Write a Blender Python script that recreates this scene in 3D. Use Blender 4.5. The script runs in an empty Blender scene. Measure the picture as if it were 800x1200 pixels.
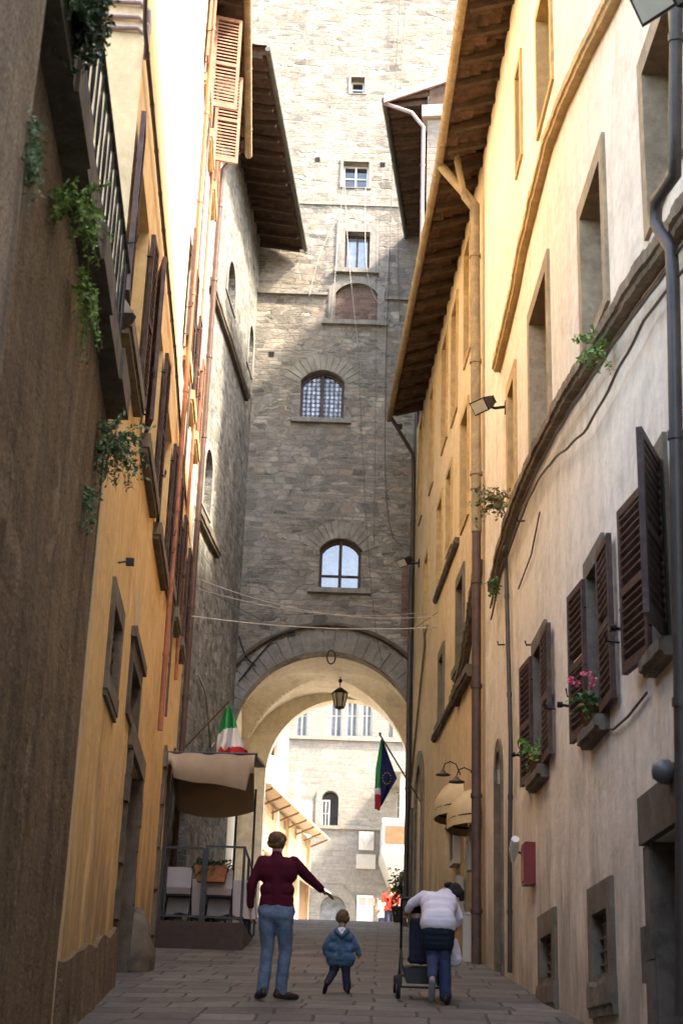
import bpy, bmesh, math, random
from mathutils import Vector, Matrix
from mathutils.geometry import tessellate_polygon
from mathutils import noise as mn
random.seed(11)
S = bpy.context.scene
COL = S.collection
rad = math.radians
# ------------------------------------------------------------------ camera
F = 1750.0
PITCH, ROLL = rad(20.38), rad(1.95)
CM = Matrix.Rotation(math.pi/2+PITCH, 3, 'X') @ Matrix.Rotation(ROLL, 3, 'Z')
def ray(x, y): return CM @ Vector(((x-400)/F, -(y-600)/F, -1.0))
def atD(x, y, D):
    d = ray(x, y); return d*(D/d.y)
def proj(p):
    c = CM.transposed() @ Vector(p); return 400-F*c.x/c.z, 600+F*c.y/c.z
cam = bpy.data.cameras.new('camera'); co = bpy.data.objects.new('camera', cam); COL.objects.link(co)
co.matrix_world = CM.to_4x4(); cam.sensor_fit = 'VERTICAL'; cam.sensor_height = 36; cam.lens = F/1200*36
cam.clip_start = .1; cam.clip_end = 3000
cam.dof.use_dof = True; cam.dof.focus_distance = 24; cam.dof.aperture_fstop = 3.2
S.camera = co
def gz(y):
    if y <= 36: return -1.4+.127*y
    t = min(y-36, 7)
    return -1.4+.127*36+.127*t-.127*t*t/14 + max(0, y-43)*.012
# ------------------------------------------------------------------ mesh builder
class MB:
    def __init__(s): s.v = []; s.f = []; s.m = []; s.sm = []
    def add(s, vs, fs, mi=0, sm=False):
        b = len(s.v); s.v += [Vector(v) for v in vs]
        for f in fs: s.f.append([b+i for i in f]); s.m.append(mi); s.sm.append(sm)
    def quad(s, a, b, c, d, mi=0): s.add([a, b, c, d], [(0, 1, 2, 3)], mi)
    def hexa(s, p, mi=0):   # 8 points: bottom 4 ccw, top 4 ccw
        s.add(p, [(3, 2, 1, 0), (4, 5, 6, 7), (0, 1, 5, 4), (1, 2, 6, 5), (2, 3, 7, 6), (3, 0, 4, 7)], mi)
    def box(s, x0, x1, y0, y1, z0, z1, mi=0):
        s.hexa([(x0, y0, z0), (x1, y0, z0), (x1, y1, z0), (x0, y1, z0), (x0, y0, z1), (x1, y0, z1), (x1, y1, z1), (x0, y1, z1)], mi)
    def tube(s, pts, r, n=8, mi=0, caps=True, r1=None):
        pts = [Vector(p) for p in pts]; rs = []
        k = len(pts); up = None; vs = []
        for i, p in enumerate(pts):
            t = (pts[min(i+1, k-1)]-pts[max(i-1, 0)])
            if t.length < 1e-9: t = Vector((0, 0, 1))
            t.normalize()
            if up is None:
                up = t.orthogonal().normalized()
            else:
                up = (up-t*up.dot(t))
                if up.length < 1e-6: up = t.orthogonal()
                up.normalize()
            w = t.cross(up)
            rr = (r[i] if isinstance(r, (list, tuple)) else (r if r1 is None else r+(r1-r)*i/(k-1)))
            for j in range(n):
                a = 2*math.pi*j/n; vs.append(p+up*math.cos(a)*rr+w*math.sin(a)*rr)
        fs = []
        for i in range(k-1):
            for j in range(n): fs.append((i*n+j, i*n+(j+1) % n, (i+1)*n+(j+1) % n, (i+1)*n+j))
        s.add(vs, fs, mi, True)
        if caps:
            s.add(vs[:n], [tuple(range(n))[::-1]], mi); s.add(vs[-n:], [tuple(range(n))], mi)
    def lathe(s, c, prof, n=16, mi=0, axis=(0, 0, 1)):
        ax = Vector(axis).normalized(); u = ax.orthogonal().normalized(); w = ax.cross(u); c = Vector(c); vs = []
        for (r, h) in prof:
            for j in range(n):
                a = 2*math.pi*j/n; vs.append(c+ax*h+u*(r*math.cos(a))+w*(r*math.sin(a)))
        fs = [(i*n+j, i*n+(j+1) % n, (i+1)*n+(j+1) % n, (i+1)*n+j) for i in range(len(prof)-1) for j in range(n)]
        s.add(vs, fs, mi, True)
    def build(s, name, mat, parent=None, smooth=None):
        L = parent['_w'] if parent is not None else (0, 0, 0)
        L = Vector(L)
        me = bpy.data.meshes.new(name)
        me.from_pydata([tuple(v-L) for v in s.v], [], s.f)
        for m in (mat if isinstance(mat, (list, tuple)) else [mat]): me.materials.append(m)
        me.polygons.foreach_set('material_index', s.m)
        me.polygons.foreach_set('use_smooth', s.sm if smooth is None else [smooth]*len(s.f))
        uv = me.uv_layers.new(name='UVMap').data
        for p in me.polygons:
            n = p.normal
            if abs(n.z) > .75: a, b = Vector((1, 0, 0)), Vector((0, 1, 0))
            else:
                a = Vector((-n.y, n.x, 0)).normalized(); b = Vector((0, 0, 1))
            for li in p.loop_indices:
                co_ = me.vertices[me.loops[li].vertex_index].co+L
                uv[li].uv = (co_.dot(a), co_.dot(b))
        me.update()
        o = bpy.data.objects.new(name, me); COL.objects.link(o)
        if parent is not None:
            o.parent = parent
            o['_w'] = parent['_w']
        else: o['_w'] = (0, 0, 0)
        return o
def thing(name, label, cat, loc=(0, 0, 0), group=None):
    o = bpy.data.objects.new(name, None); COL.objects.link(o); o.location = loc; o['_w'] = tuple(loc)
    o['label'] = label; o['category'] = cat; o.empty_display_size = .2
    if group: o['group'] = group
    return o
def tag(o, label, cat, group=None):
    o['label'] = label; o['category'] = cat
    if group: o['group'] = group
    return o
# ------------------------------------------------------------------ wall frame
class W:
    def __init__(s, P0, P1, side):   # side: +1 -> outward normal is to the right of P0->P1 direction
        s.P0 = Vector((P0[0], P0[1], 0)); s.P1 = Vector((P1[0], P1[1], 0)); s.d = (s.P1-s.P0); s.L = s.d.length; s.d.normalize()
        s.n = Vector((s.d.y, -s.d.x, 0))*side; s.side = side
    def pt(s, u, z, o=0): return s.P0+s.d*u+s.n*o+Vector((0, 0, z))
    def uz(s, px, py, o=0):
        r = ray(px, py); t = (s.n.dot(s.P0)+o)/s.n.dot(r); p = r*t
        return (p-s.P0).dot(s.d), p.z
    def u_at(s, px, z, o=0):
        lo, hi = None, None; u = s.uz(px, 600, o)[0]
        for _ in range(30):
            x, y = proj(s.pt(u, z, o)); x2, _y = proj(s.pt(u+.01, z, o)); u -= (x-px)/((x2-x)/.01)*.8
        return u
    def rect(s, pl, yt, yb, pr, o=0):
        zt = s.uz(pl, yt, o)[1]; zb = s.uz(pl, yb, o)[1]; zm = (zt+zb)/2
        a = s.u_at(pl, zm, o); b = s.u_at(pr, zm, o)
        return min(a, b), max(a, b), zb, zt
    def box(s, mb, u0, u1, z0, z1, o0, o1, mi=0):
        p = s.pt
        q = [p(u0, z0, o0), p(u1, z0, o0), p(u1, z0, o1), p(u0, z0, o1), p(u0, z1, o0), p(u1, z1, o0), p(u1, z1, o1), p(u0, z1, o1)]
        if s.side > 0: q = [q[3], q[2], q[1], q[0], q[7], q[6], q[5], q[4]]
        mb.hexa(q, mi)
    def poly(s, mb, pts, holes=(), o=0, mi=0, flip=False):
        loops = [[Vector((a, b, 0)) for a, b in pts]]+[[Vector((a, b, 0)) for a, b in h] for h in holes]
        flat = [v for l in loops for v in l]
        tris = tessellate_polygon(loops)
        vs = [s.pt(v.x, v.y, o) for v in flat]; fs = []
        for t in tris:
            a, b, c = [vs[i] for i in t]; nn = (b-a).cross(c-a)
            if (nn.dot(s.n) > 0) != flip: fs.append(t)
            else: fs.append(t[::-1])
        mb.add(vs, fs, mi)
    def strip(s, mb, pts, o0, o1, mi=0, closed=True):
        k = len(pts)
        for i in range(k if closed else k-1):
            a, b = pts[i], pts[(i+1) % k]
            mb.quad(s.pt(a[0], a[1], o0), s.pt(b[0], b[1], o0), s.pt(b[0], b[1], o1), s.pt(a[0], a[1], o1), mi)
    def slab(s, mb, pts, o0, o1, holes=(), mi=0):
        s.poly(mb, pts, holes, max(o0, o1), mi); s.poly(mb, pts, holes, min(o0, o1), mi, True)
        s.strip(mb, pts, o0, o1, mi)
        for h in holes: s.strip(mb, h, o0, o1, mi)
def rectp(u0, u1, z0, z1): return [(u0, z0), (u1, z0), (u1, z1), (u0, z1)]
def archp(u0, u1, z0, z1, rise=None, n=10):
    w = (u1-u0)/2; rise = rise or w; c = (u0+u1)/2
    R_ = (w*w+rise*rise)/(2*rise); zc = z1-R_; a = math.asin(min(1, w/R_))
    return [(u0, z0), (u1, z0)]+[(c+R_*math.sin(a-2*a*i/n), zc+R_*math.cos(a-2*a*i/n)) for i in range(n+1)]
# ------------------------------------------------------------------ materials
def new_mat(name):
    m = bpy.data.materials.new(name); m.use_nodes = True; nt = m.node_tree; nt.nodes.clear()
    out = nt.nodes.new('ShaderNodeOutputMaterial'); b = nt.nodes.new('ShaderNodeBsdfPrincipled')
    nt.links.new(b.outputs[0], out.inputs[0]); return m, nt, b
class N:
    def __init__(s, nt): s.nt = nt
    def n(s, t, **k):
        x = s.nt.nodes.new(t)
        for a, b in k.items(): setattr(x, a, b)
        return x
    def l(s, a, b): s.nt.links.new(a, b)
    def uv(s, sc=(1, 1, 1), src='UV'):
        tc = s.n('ShaderNodeTexCoord'); mp = s.n('ShaderNodeMapping'); mp.inputs['Scale'].default_value = sc
        s.l(tc.outputs[src], mp.inputs[0]); return mp.outputs[0]
    def noise(s, vec, scale, det=5, rough=.6, dist=0):
        x = s.n('ShaderNodeTexNoise'); x.inputs['Scale'].default_value = scale; x.inputs['Detail'].default_value = det
        x.inputs['Roughness'].default_value = rough; x.inputs['Distortion'].default_value = dist
        s.l(vec, x.inputs['Vector']); return x
    def ramp(s, fac, st):
        r = s.n('ShaderNodeValToRGB'); e = r.color_ramp.elements
        while len(e) < len(st): e.new(.5)
        for i, (p, c) in enumerate(st):
            e[i].position = p; e[i].color = (c, c, c, 1) if isinstance(c, (int, float)) else (*c, 1)
        s.l(fac, r.inputs[0]); return r.outputs[0]
    def mix(s, f, a, b, mode='MIX'):
        x = s.n('ShaderNodeMix', data_type='RGBA', blend_type=mode); x.clamp_factor = True
        for v, i in ((f, 0), (a, 6), (b, 7)):
            if hasattr(v, 'default_value') and not isinstance(v, (tuple, list)): s.l(v, x.inputs[i])
            elif isinstance(v, (int, float)): x.inputs[i].default_value = v if i == 0 else (v, v, v, 1)
            else: x.inputs[i].default_value = (*v, 1)
        return x.outputs[2]
    def math(s, op, a, b=0.0):
        x = s.n('ShaderNodeMath', operation=op)
        for v, i in ((a, 0), (b, 1)):
            if isinstance(v, (int, float)): x.inputs[i].default_value = v
            else: s.l(v, x.inputs[i])
        return x.outputs[0]
    def bump(s, h, st, dist, b, prev=None):
        x = s.n('ShaderNodeBump'); x.inputs['Strength'].default_value = st; x.inputs['Distance'].default_value = dist
        s.l(h, x.inputs['Height'])
        if prev: s.l(prev, x.inputs['Normal'])
        s.l(x.outputs[0], b.inputs['Normal']); return x.outputs[0]
def plaster(name, c, c2, stain, streak=.5, rough=.9, patch=None, grime=None, bumpd=.012):
    m, nt, b = new_mat(name); g = N(nt); v = g.uv()
    big = g.ramp(g.noise(v, .45, 6, .65).outputs[0], [(.35, 0.), (.68, 1.)])
    col = g.mix(big, c, c2)
    sv = g.uv((3.2, .16, 1))
    st = g.ramp(g.noise(sv, 1.3, 7, .7, .3).outputs[0], [(.42, 0.), (.75, 1.)])
    col = g.mix(g.math('MULTIPLY', st, streak), col, stain)
    fine = g.ramp(g.noise(v, 7, 8, .75).outputs[0], [(.3, .82), (.7, 1.1)])
    col = g.mix(1.0, col, fine, 'MULTIPLY')
    med = g.ramp(g.noise(v, 1.7, 9, .7, .6).outputs[0], [(.36, .8), (.5, 1.0), (.72, 1.06)])
    col = g.mix(.8, col, med, 'MULTIPLY')
    if patch:
        pm = g.ramp(g.noise(v, .9, 5, .6, .8).outputs[0], [(.64, 0.), (.67, 1.)])
        col = g.mix(g.math('MULTIPLY', pm, .75), col, patch)
    if grime:   # rising damp: a stained band that follows the sloping street, ragged top
        tc = g.n('ShaderNodeNewGeometry'); sp = g.n('ShaderNodeSeparateXYZ'); g.l(tc.outputs['Position'], sp.inputs[0])
        h = g.math('SUBTRACT', sp.outputs[2], g.math('ADD', g.math('MULTIPLY', sp.outputs[1], .127), -1.4))
        nz = g.math('MULTIPLY', g.noise(g.uv((1.6, .35, 1)), 1.2, 7, .7).outputs[0], 3.2)
        gm = g.ramp(g.math('ADD', g.math('MULTIPLY', h, .42), g.math('ADD', nz, -1.6)), [(.05, 1.), (.55, .35), (1., 0.)])
        col = g.mix(g.math('MULTIPLY', gm, grime[1]), col, grime[0])
    g.l(col, b.inputs['Base Color']); b.inputs['Roughness'].default_value = rough
    b.inputs['Specular IOR Level'].default_value = .2
    p = g.bump(g.noise(v, 2.2, 8, .6).outputs[0], .6, bumpd*3, b)
    g.bump(g.noise(v, 30, 6, .7).outputs[0], .5, bumpd*.4, b, p)
    if name == 'orange_plaster':   # sunlit look painted in: colour turns paler up the wall, ragged edge
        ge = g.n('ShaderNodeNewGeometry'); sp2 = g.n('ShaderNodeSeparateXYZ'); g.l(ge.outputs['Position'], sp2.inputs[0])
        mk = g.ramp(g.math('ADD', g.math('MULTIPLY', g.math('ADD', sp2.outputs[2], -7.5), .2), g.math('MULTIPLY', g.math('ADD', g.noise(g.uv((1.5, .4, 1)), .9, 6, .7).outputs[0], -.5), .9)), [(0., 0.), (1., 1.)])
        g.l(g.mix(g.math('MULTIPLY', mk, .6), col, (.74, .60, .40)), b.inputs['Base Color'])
    if name in ('dark_render', 'weathered_render'):
        spk = g.ramp(g.noise(v, 38, 4, .8).outputs[0], [(.38, .5), (.5, 1.0), (.64, 1.7)])
        g.l(g.mix(1.0, col, spk, 'MULTIPLY'), b.inputs['Base Color'])
    return m
def rubble(name, cols, mortar, row=.2, wid=.44, amp=.07, *_a, **_k):
    return rubble_(name, cols, mortar, row, wid, amp, *_a, **_k)
def rubble_(name, cols, mortar, row, wid, amp, bd=.05, stain=(.06, .055, .05), stainamt=.6, mort=.014, smr=.45, vc=(.62, 1.28)):
    m, nt, b = new_mat(name); g = N(nt); v = g.uv()
    # wobble the joints
    d = g.noise(v, 1.1, 3, .6); d2 = g.noise(v, 5, 3, .6)
    va = g.n('ShaderNodeVectorMath', operation='SUBTRACT'); g.l(d.outputs['Color'], va.inputs[0]); va.inputs[1].default_value = (.5, .5, .5)
    vs = g.n('ShaderNodeVectorMath', operation='SCALE'); g.l(va.outputs[0], vs.inputs[0]); vs.inputs['Scale'].default_value = amp*3.5
    vb = g.n('ShaderNodeVectorMath', operation='SUBTRACT'); g.l(d2.outputs['Color'], vb.inputs[0]); vb.inputs[1].default_value = (.5, .5, .5)
    vsb = g.n('ShaderNodeVectorMath', operation='SCALE'); g.l(vb.outputs[0], vsb.inputs[0]); vsb.inputs['Scale'].default_value = amp*.9
    ad = g.n('ShaderNodeVectorMath', operation='ADD'); g.l(v, ad.inputs[0]); g.l(vs.outputs[0], ad.inputs[1])
    ad2 = g.n('ShaderNodeVectorMath', operation='ADD'); g.l(ad.outputs[0], ad2.inputs[0]); g.l(vsb.outputs[0], ad2.inputs[1])
    rv = g.noise(g.uv((0.0, 1.9, 1)), 1.0, 2, .5)
    rs = g.n('ShaderNodeCombineXYZ'); g.l(g.math('MULTIPLY', g.noise(g.uv((.8, 4.0, 1)), 1.0, 1, .5).outputs[0], .5), rs.inputs[0]); g.l(g.math('MULTIPLY', rv.outputs[0], .55), rs.inputs[1])
    ad3 = g.n('ShaderNodeVectorMath', operation='ADD'); g.l(ad2.outputs[0], ad3.inputs[0]); g.l(rs.outputs[0], ad3.inputs[1]); ad2 = ad3
    def brick(r, w, off, sq):
        k = g.n('ShaderNodeTexBrick'); k.offset = off; k.offset_frequency = 2; k.squash = sq; k.squash_frequency = 3
        k.inputs['Scale'].default_value = 1; k.inputs['Row Height'].default_value = r; k.inputs['Brick Width'].default_value = w
        k.inputs['Mortar Size'].default_value = mort; k.inputs['Mortar Smooth'].default_value = .6; k.inputs['Bias'].default_value = 0
        k.inputs['Color1'].default_value = (0, 0, 0, 1); k.inputs['Color2'].default_value = (1, 1, 1, 1); k.inputs['Mortar'].default_value = (.5, .5, .5, 1)
        g.l(ad2.outputs[0], k.inputs['Vector']); return k
    b1 = brick(row, wid, .42, .7); b2 = brick(row*.62, wid*.72, .6, 1.4)
    msk = g.ramp(g.noise(v, .55, 2, .5).outputs[0], [(.47, 0.), (.5, 1.)])
    rnd = g.mix(msk, b1.outputs['Color'], b2.outputs['Color']); mo = g.mix(msk, b1.outputs['Fac'], b2.outputs['Fac'])
    k = len(cols); col = g.ramp(rnd, [(i/(k-1)*.94+.03, c) for i, c in enumerate(cols)])
    # more variation inside and between stones
    vo = g.n('ShaderNodeTexVoronoi'); vo.inputs['Scale'].default_value = 1; 
    mp = g.n('ShaderNodeMapping'); mp.inputs['Scale'].default_value = (1/wid, 1/row/1.3, 1); g.l(ad2.outputs[0], mp.inputs[0]); g.l(mp.outputs[0], vo.inputs['Vector'])
    sp = g.n('ShaderNodeSeparateColor'); g.l(vo.outputs['Color'], sp.inputs[0])
    col = g.mix(1.0, col, g.ramp(sp.outputs[0], [(0., vc[0]), (1., vc[1])]), 'MULTIPLY')
    col = g.mix(1.0, col, g.ramp(g.noise(v, 6, 8, .75).outputs[0], [(.3, .7), (.7, 1.2)]), 'MULTIPLY')
    col = g.mix(g.math('MULTIPLY', mo, .75), col, mortar)
    smear = g.ramp(g.noise(v, .8, 6, .7, .5).outputs[0], [(.55, 0.), (.72, 1.)])
    col = g.mix(g.math('MULTIPLY', smear, smr), col, mortar)
    st = g.ramp(g.noise(g.uv((1.5, .22, 1)), .7, 6, .7, .4).outputs[0], [(.46, 0.), (.72, 1.)])
    col = g.mix(g.math('MULTIPLY', st, stainamt), col, stain)
    g.l(col, b.inputs['Base Color']); b.inputs['Roughness'].default_value = .92; b.inputs['Specular IOR Level'].default_value = .15
    hgt = g.math('SUBTRACT', g.math('MULTIPLY', sp.outputs[1], .35), mo)
    p = g.bump(hgt, .8, bd, b); g.bump(g.noise(v, 9, 9, .75).outputs[0], .7, bd*.7, b, p)
    return m
def simple(name, c, rough=.6, metal=0, var=.25, scale=6, bumpd=.004, spec=.3, c2=None):
    m, nt, b = new_mat(name); g = N(nt); v = g.uv(src='Object')
    n_ = g.noise(v, scale, 6, .7)
    col = g.mix(1.0, c, g.ramp(n_.outputs[0], [(.3, 1-var), (.7, 1+var)]), 'MULTIPLY')
    if c2: col = g.mix(g.ramp(g.noise(v, scale*.5, 7, .75, .4).outputs[0], [(.5, 0.), (.62, 1.)]), col, c2)
    g.l(col, b.inputs['Base Color']); b.inputs['Roughness'].default_value = rough; b.inputs['Metallic'].default_value = metal
    b.inputs['Specular IOR Level'].default_value = spec
    if bumpd: g.bump(g.noise(v, scale*4, 6, .7).outputs[0], .5, bumpd, b)
    return m
def emis(name, c, s):
    m, nt, b = new_mat(name); b.inputs['Base Color'].default_value = (*c, 1); b.inputs['Emission Color'].default_value = (*c, 1); b.inputs['Emission Strength'].default_value = s; return m
M = {}
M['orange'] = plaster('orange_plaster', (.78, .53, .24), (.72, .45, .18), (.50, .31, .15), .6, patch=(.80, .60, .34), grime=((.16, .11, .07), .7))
M['ochre'] = plaster('ochre_plaster', (.72, .45, .16), (.66, .36, .10), (.5, .28, .1), .5)
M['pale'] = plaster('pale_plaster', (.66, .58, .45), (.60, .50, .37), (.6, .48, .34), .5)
M['cream'] = plaster('cream_plaster', (.64, .49, .29), (.58, .44, .26), (.50, .36, .2), .4, bumpd=.006)
M['white'] = plaster('white_plaster', (.84, .76, .64), (.78, .69, .56), (.56, .46, .35), .55, patch=(.74, .67, .56), grime=((.20, .16, .12), .68))
M['yellow'] = plaster('yellow_plaster', (.72, .57, .36), (.67, .50, .29), (.47, .31, .16), .6, patch=(.64, .50, .32), grime=((.22, .15, .09), .6))
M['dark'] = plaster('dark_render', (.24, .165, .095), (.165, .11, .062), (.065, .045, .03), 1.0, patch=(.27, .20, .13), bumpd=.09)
M['darkpale'] = plaster('weathered_render', (.34, .27, .19), (.22, .17, .12), (.08, .06, .045), .9, bumpd=.03)
M['vault'] = plaster('vault_plaster', (.82, .74, .59), (.78, .69, .53), (.62, .44, .22), .3, bumpd=.006)
M['stone'] = rubble('tower_stone', [(.17, .155, .13), (.28, .25, .205), (.35, .31, .25), (.23, .21, .18), (.40, .35, .28), (.30, .24, .18)], (.38, .345, .285), .175, .35, .06, .09, stain=(.10, .09, .075), stainamt=.4, vc=(.7, 1.2))
M['stoneL'] = rubble('rubble_stone', [(.12, .12, .11), (.22, .22, .2), (.30, .28, .23), (.18, .18, .17), (.34, .31, .25)], (.26, .25, .21), .16, .30, .07, .06, stain=(.08, .08, .075), stainamt=.5)
M['palace'] = rubble('palace_stone', [(.19, .175, .15), (.24, .22, .185), (.21, .19, .165), (.26, .23, .19)], (.24, .22, .185), .3, .7, .012, .02, stain=(.2, .18, .155), stainamt=.15, smr=0, vc=(.94, 1.06))
M['brick'] = rubble('old_brick', [(.17, .095, .07), (.22, .125, .09), (.19, .115, .09), (.25, .155, .12)], (.30, .24, .19), .07, .22, .012, .015, mort=.008)
M['coursest'] = simple('brown_course_stone', (.22, .165, .11), .95, var=.5, scale=5, bumpd=.03, c2=(.13, .10, .072))
M['tansur'] = simple('tan_window_stone', (.36, .27, .17), .9, var=.35, scale=4, bumpd=.02, c2=(.26, .2, .135))
M['vouss'] = simple('grey_voussoir_stone', (.255, .23, .185), .9, var=.45, scale=2.5, bumpd=.03, c2=(.215, .195, .16))
M['pietra'] = simple('grey_sandstone', (.15, .12, .085), .9, var=.35, scale=4, bumpd=.02, c2=(.2, .165, .12))
M['pietraD'] = simple('dark_sandstone', (.105, .085, .062), .9, var=.35, scale=4, bumpd=.02, c2=(.15, .12, .09))
M['ochrest'] = simple('ochre_painted_stone', (.50, .34, .16), .9, var=.3, scale=4, bumpd=.02, c2=(.4, .29, .16))
M['tower_trim'] = simple('tower_trim_stone', (.24, .22, .185), .9, var=.35, scale=5, bumpd=.02, c2=(.18, .165, .14))
M['shutter'] = simple('dark_brown_shutter_paint', (.060, .030, .024), .55, var=.4, scale=9, c2=(.10, .06, .045))
M['shutterR'] = simple('faded_red_brown_paint', (.24, .12, .075), .7, var=.3, scale=9, c2=(.30, .17, .11))
M['wood'] = simple('weathered_wood', (.13, .08, .045), .8, var=.4, scale=8, bumpd=.01)
M['terracotta'] = simple('terracotta', (.34, .135, .06), .85, var=.5, scale=7, bumpd=.01, c2=(.17, .09, .055))
M['tile'] = simple('weathered_roof_tile', (.115, .066, .042), .9, var=.6, scale=5, bumpd=.01, c2=(.06, .042, .032))
M['rafter'] = simple('dark_rafter_wood', (.06, .038, .024), .85, var=.4, scale=8, bumpd=.01)
M['terradark'] = simple('old_terracotta', (.085, .052, .036), .9, var=.5, scale=6, bumpd=.01, c2=(.09, .06, .045))
M['gutterT'] = simple('tan_gutter_paint', (.27, .205, .12), .6, var=.35, scale=5, c2=(.19, .15, .095))
M['gutterG'] = simple('green_grey_gutter', (.10, .10, .075), .5, var=.3)
M['copper'] = simple('terracotta_pipe_paint', (.33, .125, .065), .55, var=.3)
M['pipeD'] = simple('dark_pipe', (.055, .042, .035), .45, var=.35, spec=.5)
M['pipeB'] = simple('brown_pipe', (.085, .05, .04), .5, var=.3)
M['lead'] = simple('lead_flashing', (.30, .22, .21), .6)
M['iron'] = simple('black_iron', (.018, .016, .015), .5, metal=.6)
M['rustiron'] = simple('rusty_iron', (.07, .045, .03), .7)
M['railm2'] = simple('dull_dark_metal', (.12, .12, .12), .45, metal=.3)
M['rustg'] = simple('rusty_grille_iron', (.14, .08, .05), .8)
M['cable'] = simple('grey_cable', (.10, .085, .07), .7)
M['rope'] = simple('pale_rope', (.45, .42, .36), .8)
M['glass'] = simple('window_glass', (.02, .024, .028), .06, var=.1, bumpd=0, spec=1.0)
M['glassB'] = simple('bright_window_glass', (.20, .23, .26), .05, var=.5, scale=2, bumpd=0, spec=1.5)
M['void'] = simple('dark_interior', (.012, .010, .009), .9, bumpd=0)
M['recess'] = simple('closed_wood_board', (.11, .105, .095), .8, var=.35, scale=3)
M['whitep'] = simple('white_paint', (.7, .68, .63), .5, var=.1)
M['awning'] = simple('beige_canvas', (.34, .26, .18), .9, var=.12, scale=3)
M['awningY'] = simple('cream_canvas', (.56, .43, .24), .9, var=.12, scale=3)
M['cloth'] = simple('white_cloth', (.48, .43, .43), .9, var=.08)
M['deck'] = simple('brown_deck_board', (.055, .032, .026), .6, var=.25)
M['redbox'] = simple('dark_red_paint', (.20, .022, .025), .45, var=.15)
M['metal'] = simple('grey_metal', (.35, .35, .35), .4, metal=.7)
M['lampg'] = simple('lamp_glass', (.55, .52, .42), .15, var=.1)
M['black'] = simple('black_plastic', (.016, .016, .018), .5)
M['rubber'] = simple('black_rubber', (.02, .02, .02), .8)
M['greygrn'] = simple('green', (.03, .28, .08), .8, var=.08)
M['flagw'] = simple('flag_white', (.75, .73, .7), .8, var=.05)
M['flagr'] = simple('flag_red', (.5, .03, .03), .8, var=.08)
M['flagb'] = simple('flag_blue', (.008, .013, .07), .8, var=.08)
M['flagy'] = simple('flag_yellow', (.35, .27, .05), .8, var=.05)
M['bust'] = simple('white_marble', (.5, .475, .42), .6, var=.1)
M['marble'] = simple('pale_plaque_stone', (.42, .39, .33), .6, var=.1)
M['timber'] = simple('pale_timber', (.38, .28, .17), .7, var=.3, scale=5)
M['timberD'] = simple('brown_timber', (.16, .09, .045), .7, var=.3, scale=5)
def foliage(name, c1, c2):
    m, nt, b = new_mat(name); g = N(nt); v = g.uv(src='Object')
    gm = g.n('ShaderNodeNewGeometry')
    g.l(g.mix(gm.outputs['Random Per Island'], c1, c2), b.inputs['Base Color'])
    b.inputs['Roughness'].default_value = .55; b.inputs['Transmission Weight'].default_value = 0
    b.inputs['Subsurface Weight'].default_value = 0
    return m
M['leaf'] = foliage('green_leaves', (.035, .085, .02), (.10, .19, .045))
M['leafd'] = foliage('dark_leaves', (.015, .035, .012), (.045, .085, .022))
M['leafg'] = foliage('grey_green_leaves', (.06, .09, .045), (.17, .22, .13))
M['leafv'] = foliage('sage_leaves', (.07, .12, .05), (.22, .31, .16))
M['leafb'] = foliage('bright_leaves', (.10, .20, .03), (.22, .34, .07))
M['leafdry'] = foliage('dry_leaves', (.13, .12, .04), (.26, .24, .09))
M['petal'] = foliage('pink_petals', (.65, .06, .13), (.8, .22, .28))
M['skin'] = simple('skin', (.42, .22, .14), .5, var=.06, bumpd=0)
M['hairb'] = simple('brown_hair', (.13, .07, .032), .6, var=.45, scale=40, bumpd=.01)
M['haird'] = simple('dark_hair', (.014, .008, .006), .8, var=.4, scale=40, bumpd=.01)
M['jeans'] = simple('faded_denim', (.085, .125, .19), .85, var=.3, scale=14, c2=(.13, .18, .26))
M['jeansd'] = simple('dark_denim', (.025, .038, .085), .85, var=.3, scale=14)
M['navy'] = simple('navy_cloth', (.018, .02, .04), .85, var=.2, scale=14)
M['teal'] = simple('dark_teal_cloth', (.006, .015, .024), .85, var=.2)
M['jacket'] = simple('denim_jacket', (.05, .095, .16), .85, var=.35, scale=25, c2=(.09, .15, .22))
M['blouse'] = simple('white_cotton', (.62, .58, .64), .85, var=.08, scale=9)
M['shoe'] = simple('dark_leather', (.025, .017, .013), .5)
M['sneaker'] = simple('grey_sneaker', (.2, .2, .22), .7)
def sweater():
    m, nt, b = new_mat('burgundy_striped_knit'); g = N(nt); v = g.uv(src='Object')
    w = g.n('ShaderNodeTexWave', wave_type='BANDS', bands_direction='Z'); w.inputs['Scale'].default_value = 16; w.inputs['Distortion'].default_value = .4
    g.l(v, w.inputs[0]); g.l(g.mix(g.ramp(w.outputs[0], [(.4, 0.), (.6, 1.)]), (.075, .009, .020), (.058, .008, .017)), b.inputs['Base Color'])
    b.inputs['Roughness'].default_value = .95; b.inputs['Specular IOR Level'].default_value = .1
    g.bump(g.noise(v, 60, 3, .6).outputs[0], .5, .004, b); return m
M['sweater'] = sweater()
def leaded():
    m, nt, b = new_mat('leaded_bullseye_glass'); g = N(nt); v = g.uv((8.5, 8.5, 1))
    vo = g.n('ShaderNodeTexVoronoi', feature='F1'); vo.inputs['Scale'].default_value = 1; vo.inputs['Randomness'].default_value = .12; g.l(v, vo.inputs[0])
    c = g.ramp(vo.outputs['Distance'], [(.16, (.42, .45, .52)), (.36, (.26, .31, .42)), (.43, (.03, .028, .03))])
    sc_ = g.n('ShaderNodeSeparateColor'); g.l(vo.outputs['Color'], sc_.inputs[0]); g.l(g.mix(1.0, c, g.ramp(sc_.outputs[0], [(0., .55), (1., 1.5)]), 'MULTIPLY'), b.inputs['Base Color']); b.inputs['Roughness'].default_value = .15
    g.bump(vo.outputs['Distance'], .6, .03, b); return m
M['leaded'] = leaded()
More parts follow.
